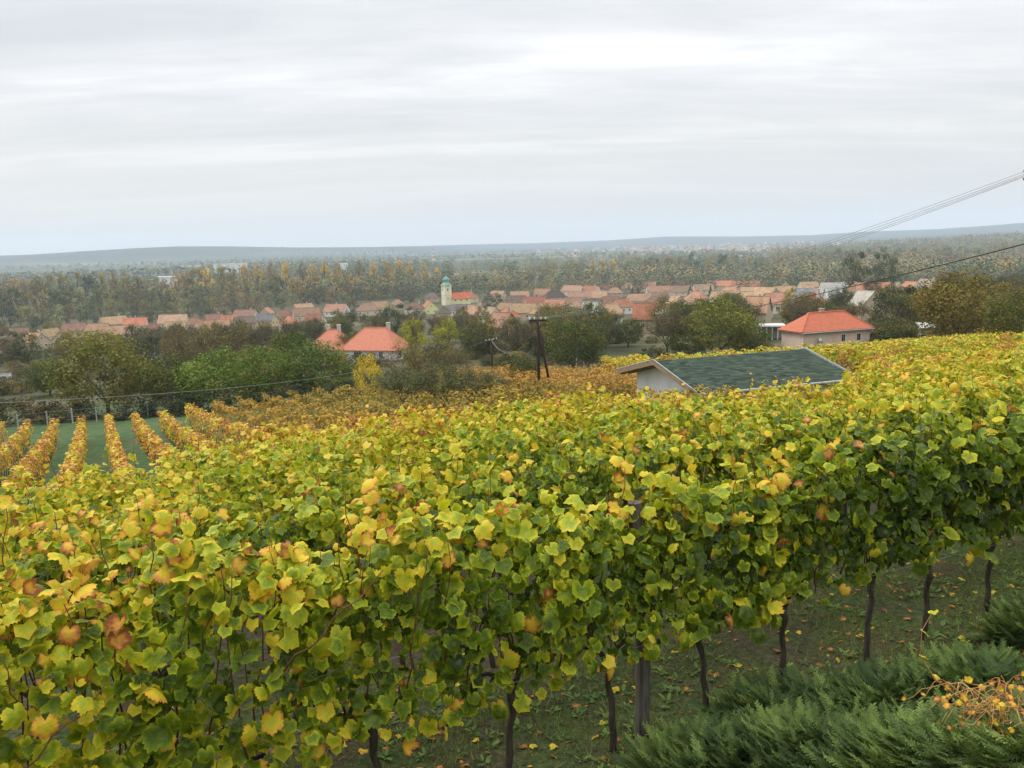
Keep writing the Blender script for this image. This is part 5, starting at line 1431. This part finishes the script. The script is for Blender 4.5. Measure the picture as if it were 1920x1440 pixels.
# ------------------------------------------------------------ fence posts
FP = [(35, 806, 776, 0), (90, 800, 770, 0), (137, 796, 764, 0), (182, 792, 762, 0), (228, 788, 758, 0), (278, 783, 752, 0), (330, 776, 742, 0), (378, 770, 735, 0), (430, 765, 738, 0), (482, 760, 728, 0), (540, 755, 732, 0), (588, 750, 725, 0), (628, 745, 720, 0),
      (1041, 700, 675, 1), (1068, 699, 668, 1), (1081, 692, 669, 1), (1095, 690, 668, 1), (1109, 692, 671, 1), (1124, 696, 676, 1), (1157, 697, 672, 1), (1176, 698, 676, 1), (1205, 694, 680, 1)]
for i, (px, pb, ptp, c) in enumerate(FP):
    p, D = hit(px, pb, 15); h = (CAM + pdir(px, ptp) * D)[2] - p[2]
    single('fence_post', PC, ('pale concrete post of the wire fence between left vineyard and trees' if c == 0 else 'pale concrete post of the fence below the large dark tree'), 'post', (p[0], p[1], p[2]), random.uniform(0, 1),
           'fence posts at the left trees' if c == 0 else 'fence posts at the dark tree', (1.0, 1.0, h / 2.0))
for k, z in enumerate((.7, 1.3)):
    b = MB(); P = []
    for (px, pb, ptp, c) in FP[:13]:
        p, D = hit(px, pb, 15); P.append((p[0], p[1] - .05, p[2] + z))
    b.tube(P, .008, 3)
    single('fence_wire', b.mesh('fence_wire', M['wire']), ('lower' if k == 0 else 'upper') + ' wire of the fence along the left trees', 'wire', (0, 0, 0), 0, 'fence wires')
# thin stakes in the orchard
for i, (px, pb, ptp) in enumerate([(752, 735, 700), (793, 730, 697), (936, 745, 706), (971, 730, 700), (980, 738, 712), (884, 668, 650), (903, 664, 648), (937, 660, 642), (866, 672, 650), (1460, 668, 648), (1600, 690, 660), (1558, 700, 672), (1880, 655, 610), (1848, 668, 622)]):
    p, D = hit(px, pb, 15); h = (CAM + pdir(px, ptp) * D)[2] - p[2]
    single('garden_stake', PC if i < 9 else PW2, 'thin %s standing %s' % ('pale stake' if i < 9 else 'grey wooden stake', ['left of the leaning fruit tree', 'just right of the leaning fruit tree', 'right of the second utility pole foot', 'left of the utility pole, low', 'beside the utility pole, lowest', 'on the garden terrace, second', 'on the garden terrace, third', 'on the garden terrace, right', 'on the garden terrace, first', 'before the orange roofed house corner', 'in the yellow vines right of the house', 'before the orange roofed house windows', 'in the thicket at the right edge', 'by the broken planks'][i], ), 'post', p, 0, None, (.5, .5, h / 2.0))
# collapsed plank fence under the bronze tree
p, D = hit(1820, 664, 15); root = thing('broken_fence', 'pile of weathered grey planks leaning in the thicket at right', 'fence', p, -.5)
for k in range(12):
    x = -1.9 + k * .32; obj('plank', MB().add([(x, -.02, -.1), (x + .2, -.02, -.1), (x + .55, .3, 1.0 + .05 * k), (x + .35, .3, 1.05 + .05 * k), (x, .02, -.1), (x + .2, .02, -.1), (x + .55, .34, 1.0 + .05 * k), (x + .35, .34, 1.05 + .05 * k)], [(0, 1, 2, 3), (7, 6, 5, 4), (0, 4, 5, 1), (1, 5, 6, 2), (2, 6, 7, 3), (3, 7, 4, 0)]).mesh('plank', M['oldwood']), root)

# ------------------------------------------------------------ poles, lamp, wires
def pole_a():
    D = 50.0; top = at(1008, 600, D); x, y = top[0], top[1]; g = T1(x, y); h = top[2] - g
    root = thing('utility_pole', 'dark brown A-frame utility pole with crossarm, centre of the picture', 'utility pole', (x, y, g), 0)
    obj('pole', MB().tube([(0, 0, -.3), (0, 0, h * .5), (0, 0, h + .05)], [.095, .088, .078], 10).mesh('pole', M['poletar'], True), root)
    obj('brace', MB().tube([(.95, -.2, -.3), (.42, -.1, h * .5), (.05, -.04, h - .35)], [.085, .078, .07], 10).mesh('brace', M['poletar'], True), root)
    obj('crossarm', MB().box(-.52, .52, -.05, .05, h - .08, h + .02).mesh('crossarm', M['poletar']), root, (0, 0, 0), (0, 0, .10))
    for xx in (-.48, -.2, .2, .48): obj('insulator', MB().lathe([(.02, h + .02), (.05, h + .06), (.045, h + .10), (.055, h + .13), (.02, h + .17)], 10, (xx, 0)).mesh('insulator', M['trim'], True), root)
    obj('mast_tube', MB().tube([(.1, 0, h - .3), (.1, 0, h + 1.2)], .022, 6).mesh('mast_tube', M['metal']), root)
    return np.array([x, y, top[2] + .12])
TA = pole_a()
def pole_b():
    D = 84.0; top = at(921, 638, D); x, y = top[0], top[1]; g = T1(x, y); h = top[2] - g
    root = thing('utility_pole', 'slim dark utility pole with slanting crossarm, left of the A-frame pole', 'utility pole', (x, y, g), .9)
    obj('pole', MB().tube([(0, 0, -.3), (0, 0, h + .05)], [.13, .10], 10).mesh('pole', M['poletar'], True), root)
    obj('crossarm', MB().box(-.9, .9, -.06, .06, h - .10, h).mesh('crossarm', M['poletar']), root)
    for xx in (-.85, -.3, .3, .85): obj('insulator', MB().lathe([(.02, h), (.05, h + .05), (.045, h + .09), (.055, h + .12), (.02, h + .16)], 10, (xx, 0)).mesh('insulator', M['trim'], True), root)
    return np.array([x, y, top[2] + .1])
TB = pole_b()
def wire(A, B, sag, r, m, label, group=None, name='overhead_wire', cat='wire'):
    A, B = np.array(A, float), np.array(B, float); P = []
    for f in np.linspace(0, 1, 40): q = A + (B - A) * f; q[2] -= 4 * sag * f * (1 - f); P.append(tuple(q))
    single(name, MB().tube(P, r, 5).mesh(name, m), label, cat, (0, 0, 0), 0, group)
EB = at(1922, 321, 19.0)
for i, (dz, dx, c) in enumerate(((.0, -.48, 'topmost'), (-.05, -.2, 'second'), (-.08, .2, 'third'), (-.10, .48, 'lowest'))):
    wire(TA + [dx, 0, 0], EB + np.array([.02 * i, 0, dz * 1.0]), .55 + .03 * i, .0055, M['wire'], c + ' of four thin wires rising from the utility pole to the upper right', 'wires rising to the upper right')
for i in range(3): wire(TA + [-.58 + .4 * i, 0, 0], TB + [.0, .5 * i - .5, 0], 1.5 + .15 * i, .009, M['wire'], ['left', 'middle', 'right'][i] + ' one of the sagging wires between the two utility poles', 'wires between the utility poles')
wire(TB, at(600, 700, 150), 1.2, .012, M['wire'], 'thin wire running from the second utility pole into the trees at left')
wire(at(-40, 757, 26), at(705, 690, 62), .35, .011, M['wire'], 'pale wire crossing low before the trees at the left', name='overhead_wire')
wire(at(1935, 454, 21), at(1180, 590, 95), .9, .016, M['cable'], 'thick black cable entering at the right edge and dropping behind the trees', name='overhead_cable', cat='cable')
# wooden bracket with insulators just at the right picture edge
r0 = thing('wire_bracket', 'bit of a wooden wire bracket with insulators at the right picture edge', 'bracket', EB)
obj('arm', MB().box(-.02, .7, -.03, .03, -.02, .03).mesh('bracket_arm', M['oldwood']), r0); obj('arm', MB().box(-.02, .7, -.03, .03, -.20, -.15).mesh('bracket_arm', M['oldwood']), r0)
obj('post', MB().tube([(.62, 0, -6.5), (.62, 0, .4)], .08, 8).mesh('bracket_post', M['oldwood']), r0)
# street lamp
p, D = hit(971, 655, 30); top = at(971, 619, D); h = top[2] - p[2]
root = thing('street_lamp', 'thin pole street lamp with bright white head, between the two utility poles', 'street lamp', p, -math.atan2(p[0], p[1]))
obj('pole', MB().tube([(0, 0, 0), (0, 0, h + .2)], [.07, .045], 8).mesh('lamp_pole', M['metal']), root)
obj('arm', MB().tube([(0, 0, h + .15), (.35, 0, h + .35), (.8, 0, h + .42)], .03, 6).mesh('lamp_arm', M['metal']), root)
obj('lamp_head', MB().lathe([(.08, h + .55), (.3, h + .45), (.42, h + .18), (.30, h + .10), (.05, h + .05)], 12, (.3, 0)).mesh('lamp_head', M['trim'], True), root)
# striped mast on the plain
p, D = hit(813, 492, 600); D = min(D, 2600); q = at(813, 491, D); q[2] = T1(q[0], q[1]); tp = at(813, 466, D)[2] - q[2]
root = thing('radio_mast', 'red and white striped lattice mast on the plain left of centre', 'mast', q)
for k in range(7):
    z0, z1 = tp * k / 7, tp * (k + 1) / 7; w0, w1 = 3.2 - 2.4 * k / 7, 3.2 - 2.4 * (k + 1) / 7; b = MB()
    for sx in (-1, 1):
        for sy in (-1, 1):
            b.tube([(sx * w0, sy * w0, z0), (sx * w1, sy * w1, z1)], .35, 4); b.tube([(sx * w0, sy * w0, z0), (-sx * w1, sy * w1, z1)], .22, 4)
    obj('mast_section', b.mesh('mast_section', M['flat']), root, color=(.60, .12, .09) if k % 2 == 0 else (.75, .75, .74))

# ------------------------------------------------------------ trees of the village gardens
def interp(px, T): return float(np.interp(px, [a for a, b in T], [b for a, b in T]))
BACK = [(-100, 622), (0, 618), (150, 612), (300, 600), (450, 594), (600, 575), (700, 566), (850, 551), (1000, 545), (1100, 537), (1250, 528), (1400, 523), (1500, 512), (1650, 504), (1800, 500), (2000, 496)]
cols = [(.060, .082, .034), (.085, .10, .038), (.115, .122, .048), (.16, .135, .05), (.125, .092, .062), (.045, .062, .034), (.085, .10, .06)]
names_c = ['dark green', 'mid green', 'light olive', 'golden olive', 'brownish', 'blackish green', 'grey green']
EX = 0; tries = 0
while EX < 32 and tries < 6000:
    tries += 1; px = random.choice((random.uniform(860, 1260), random.uniform(860, 1260), random.uniform(200, 640), random.uniform(1260, 1760))); b0 = interp(px, BACK)
    py = b0 + random.uniform(8, 62 if px > 840 else 34)
    if any(abs(px - hx) < (hw * .5 + 14) and abs(py - hb) < 13 for hx, hb, hw, hd in HP): continue
    p, D = hit(px, py, 60); az = -math.atan2(p[0], p[1]); k = random.randrange(4); L = random.uniform(9, 15); W_ = random.uniform(6.4, 8)
    nm = ['orange brown', 'dull brown', 'pinkish', 'tan'][k]; rg = 'left' if px < 700 else ('centre' if px < 1260 else 'right')
    house(p, az + random.choice((0, .5, -.6, 1.4)) + random.uniform(-.2, .2), L, W_, 3.3, W_ * .46, random.choice(('gable', 'gable', 'hip')), [(.43, .21, .13), RB, RP, RT_][k], random.choice((WC, WW, WT)), '%s roofed house %s' % (nm, beside(px, py)), random.choice(((1,), ())), group='%s roofed village houses' % nm)
    HP.append((px, py, L * FPX / D, D)); EX += 1
n = 0; tries = 0
while n < 250 and tries < 9000:
    tries += 1
    px = random.uniform(-30, 1960); b0 = interp(px, BACK)
    lim = 700 if px < 700 else (680 if px < 1150 else 640)
    py = b0 + (lim - b0) * random.random() ** .85
    if 560 < px < 880 and py > 650: continue
    if any(abs(px - hx) < hw * .62 + 12 and hb - 6 < py < hb + 20 for hx, hb, hw, hd in HP): continue
    p, D = hit(px, py, 40)
    if D < 100: continue
    h = random.uniform(4.2, 8.5); k = random.randrange(len(cols)); third = 'left third' if px < 640 else ('middle' if px < 1280 else 'right third')
    tree('far_round' if D > 330 else random.choice(('cloud', 'round', 'bare', 'cloud', 'sparse')), p, h, h * random.uniform(.7, 1.1), cols[k], '%s garden tree %s' % (names_c[k], beside(px, py)), '%s garden trees of the village' % names_c[k], name='garden_tree', cat='garden tree')
    n += 1
n = 0
while n < 260:
    px = random.uniform(-30, 1960); b0 = interp(px, BACK); lim = 745 if px < 700 else (690 if px < 1150 else 650); py = b0 + (lim - b0) * random.random() ** 1.1
    if any(abs(px - hx) < hw * .55 + 4 and hb + 2 < py < hb + 14 for hx, hb, hw, hd in HP): continue
    p, D = hit(px, py, 40)
    if D < 75 or 1452 < px < 1650 and D < 125: n += 1; continue
    h = random.uniform(1.5, 3.6); third = 'left third' if px < 640 else ('middle' if px < 1280 else 'right third'); k = random.randrange(len(cols))
    tree('bush', p, h, h * random.uniform(1.3, 2.2), cols[k], '%s low bush %s' % (names_c[k], beside(px, py)), '%s garden bushes of the village' % names_c[k], name='garden_bush', cat='bush')
    n += 1

# ------------------------------------------------------------ the riverside wood behind the village, tree by tree
TOPS = [(-100, 528), (0, 519), (60, 517), (130, 512), (250, 510), (300, 519), (335, 510), (400, 498), (440, 496), (480, 495), (520, 489), (635, 490), (648, 512), (662, 510), (675, 489), (800, 488), (830, 502), (880, 509), (940, 502), (1000, 498), (1080, 486), (1160, 482), (1230, 482), (1300, 474), (1420, 477), (1520, 470), (1640, 462), (1760, 462), (1920, 452), (2000, 452)]
TC = [((.36, .25, .065), 'amber topped poplar'), ((.19, .175, .075), 'olive poplar'), ((.19, .15, .09), 'brownish half bare poplar')]
FC = [((.085, .108, .066), 'grey green willow'), ((.17, .19, .12), 'silvery green willow'), ((.050, .068, .042), 'dark green wood tree'), ((.17, .15, .065), 'olive gold wood tree'), ((.15, .118, .08), 'brownish wood tree'), ((.23, .155, .055), 'orange tinged wood tree')]
def third_of(px): return 'left part' if px < 500 else ('centre left part' if px < 880 else ('centre right part' if px < 1350 else 'right part'))
wood = 0
for layer, (step, push, frac, dk) in enumerate(((24, 8, .42, 0), (26, 50, .70, 1), (24, 105, 1.0, 2))):
    px = -50.0
    while px < 1985:
        px += step * random.uniform(.75, 1.25)
        b0 = interp(px, BACK) - 2; tp_ = interp(px, TOPS)
        p, D = hit(px, b0, 60); D += push + random.uniform(-12, 12); q = CAM + pdir(px, b0) * D; q[2] = T1(q[0], q[1])
        yb = proj(q)[1]
        yt = yb - (yb - tp_) * frac * random.uniform(.82 if layer < 2 else .93, 1.10 if layer < 2 else 1.05)
        h = (CAM + pdir(px, yt) * D)[2] - q[2]
        if h < 4: h = random.uniform(6, 9)
        tall = layer == 2 and (380 < px < 830 or random.random() < .35)
        right = px > 1000
        if layer == 2: c, nm = random.choice(TC[:1] * 3 + TC[1:]) if 380 < px < 830 else random.choice(TC + FC[:4])
        elif layer == 1: c, nm = random.choice(FC + TC[1:])
        else: c, nm = random.choice(FC[:5])
        kind = 'far_column' if (nm.endswith('poplar')) else 'far_round'
        wd = h * random.uniform(.42, .55) if kind == 'far_column' else max(h * random.uniform(.65, .9), 9)
        j = random.uniform(1.0, 1.75); c = tuple(v * j for v in c)
        tree(kind, q, h, min(wd, 17), c, '%s, %s, %s' % (nm, ['front of the wood', 'middle of the wood', 'back of the wood'][layer], beside(px, b0 + 5)), '%ss of the wood' % nm, name='poplar_tree' if 'poplar' in nm else 'wood_tree', cat='poplar' if 'poplar' in nm else 'tree')
        wood += 1
print('wood trees', wood, 'all trees', CNT)

# ------------------------------------------------------------ woodland out on the plain: one mass
def far_wood(name, n, dmin, dmax, kq, hmin, hmax, azl, azr, pal, thr, sc_n, power=1.0, base_back=True):
    pos, hh, cc = [], [], []
    N_ = n * 6; u = rng.random(N_); D = dmin * (dmax / dmin) ** (u ** power); az = rng.uniform(azl, azr, N_)
    X, Y = np.sin(az) * D, np.cos(az) * D
    ok = vnoise(X, Y * 2.2, sc_n, 11) + .35 * vnoise(X, Y * 2, sc_n * .3, 12) > thr
    X, Y, D = X[ok][:n], Y[ok][:n], D[ok][:n]; n = len(X)
    Z = terrain(X, Y); h = rng.uniform(hmin, hmax, n)
    pi = rng.integers(0, len(pal), n); zone = vnoise(X, Y, sc_n * .8, 14); pi = np.where(zone > .2, pi % max(2, len(pal) // 2), pi)
    C = np.array(pal)[pi] * rng.uniform(.95, 1.5, (n, 1))
    k = kq; P = np.zeros((n, k, 3)); dd = rng.normal(0, 1, (n, k, 3)); dd /= np.linalg.norm(dd, axis=2, keepdims=True)
    q = rng.uniform(.55, 1.0, (n, k, 1))
    P = dd * q * (h[:, None, None] * np.array([.42, .42, .46])); P[:, :, 2] += (h * .52)[:, None]
    P += np.stack([X, Y, Z], 1)[:, None, :]
    s = (h[:, None] * rng.uniform(.055, .12, (n, k)) * (1.0 if kq > 20 else 3.2)).reshape(-1)
    Nn = (dd + rng.normal(0, .4, dd.shape) + np.array([0, 0, .3])).reshape(-1, 3)
    V, F, t = leafquads(P.reshape(-1, 3), Nn, s, np.zeros(n * k), np.zeros(n * k))
    col = np.repeat((C[:, None, :] * rng.uniform(.88, 1.14, (n, k, 1))).reshape(-1, 3), 4, axis=0)
    t = np.column_stack([col, np.ones(len(col))])
    obj(name, npmesh(name, V, F, M['rgb'], t), kind='stuff')
PAL = [(.085, .11, .062), (.11, .13, .07), (.15, .15, .075), (.20, .175, .075), (.14, .13, .08), (.24, .18, .07)]
far_wood('far_woodland', 2600, 620, 1800, 112, 9, 19, -.72, .72, PAL, -.1, 260, 1.2)
far_wood('far_woodland', 3000, 1500, 4600, 14, 8, 17, -.72, .72, PAL[:4], .12, 900, 1.0)
far_wood('far_woodland', 2000, 700, 3800, 84, 10, 20, .30, .72, PAL[2:] + [(.20, .10, .04)], -1.2, 400, 1.1)
# the next town, a scatter of roofs on the plain
def town():
    b1, b2 = MB(), MB()
    for k in range(150):
        D = random.uniform(2300, 5200); px = random.gauss(1330, 130) if k < 180 else random.gauss(930, 90); q = at(px, 470, D); x, y = q[0], q[1]; z = T1(x, y)
        L, W_, H, r = random.uniform(10, 26), random.uniform(8, 12), random.uniform(6, 11), random.uniform(3, 5)
        a = random.uniform(0, 3.14); c, s = math.cos(a), math.sin(a)
        f = lambda u, v, w_: (x + u * c - v * s, y + u * s + v * c, z + w_)
        b1.add([f(-L / 2, -W_ / 2, 0), f(L / 2, -W_ / 2, 0), f(L / 2, W_ / 2, 0), f(-L / 2, W_ / 2, 0), f(-L / 2, -W_ / 2, H), f(L / 2, -W_ / 2, H), f(L / 2, W_ / 2, H), f(-L / 2, W_ / 2, H)], [(0, 1, 5, 4), (1, 2, 6, 5), (2, 3, 7, 6), (3, 0, 4, 7)])
        b2.add([f(-L / 2, -W_ / 2 - .5, H), f(L / 2, -W_ / 2 - .5, H), f(L / 2, W_ / 2 + .5, H), f(-L / 2, W_ / 2 + .5, H), f(-L / 2, 0, H + r), f(L / 2, 0, H + r)], [(0, 1, 5, 4), (2, 3, 4, 5), (1, 2, 5), (3, 0, 4)])
    obj('distant_town_walls', b1.mesh('distant_town_walls', M['plaster']), color=(.66, .62, .56), kind='stuff')
    obj('distant_town_roofs', b2.mesh('distant_town_roofs', M['roof']), color=(.34, .22, .17), kind='stuff')
town()
for i, (px, py, wp, lb) in enumerate(((315, 528, 34, 'white greenhouse like halls beyond the wood at left'), (645, 500, 14, 'small white building seen through the gap in the poplars'), (1392, 484, 20, 'flat white hall in the wood at right'), (432, 497, 60, 'long pale hall on the plain above the amber poplars'))):
    D = (760, 1200, 1500, 1500)[i]; q = at(px, py, D); z = max(T1(q[0], q[1]), 0); s = wp * D / FPX
    r0 = thing('white_hall', lb, 'hall', (q[0], q[1], z), -math.atan2(q[0], q[1])); hh_ = max(6, q[2] - z + (4 if i != 3 else 2))
    obj('wall', MB().box(-s / 2, s / 2, -6, 6, -1, hh_).mesh('wall', M['plaster']), r0, color=(.72, .73, .74)); obj('roof', MB().box(-s / 2 - .5, s / 2 + .5, -6.5, 6.5, hh_, hh_ + .8).mesh('roof', M['trim']), r0)
print('objects', len(bpy.data.objects), 'unique tris', sum(sum(max(1, p) for p in [len(m.loops) - 2 * len(m.polygons)]) for m in bpy.data.meshes))
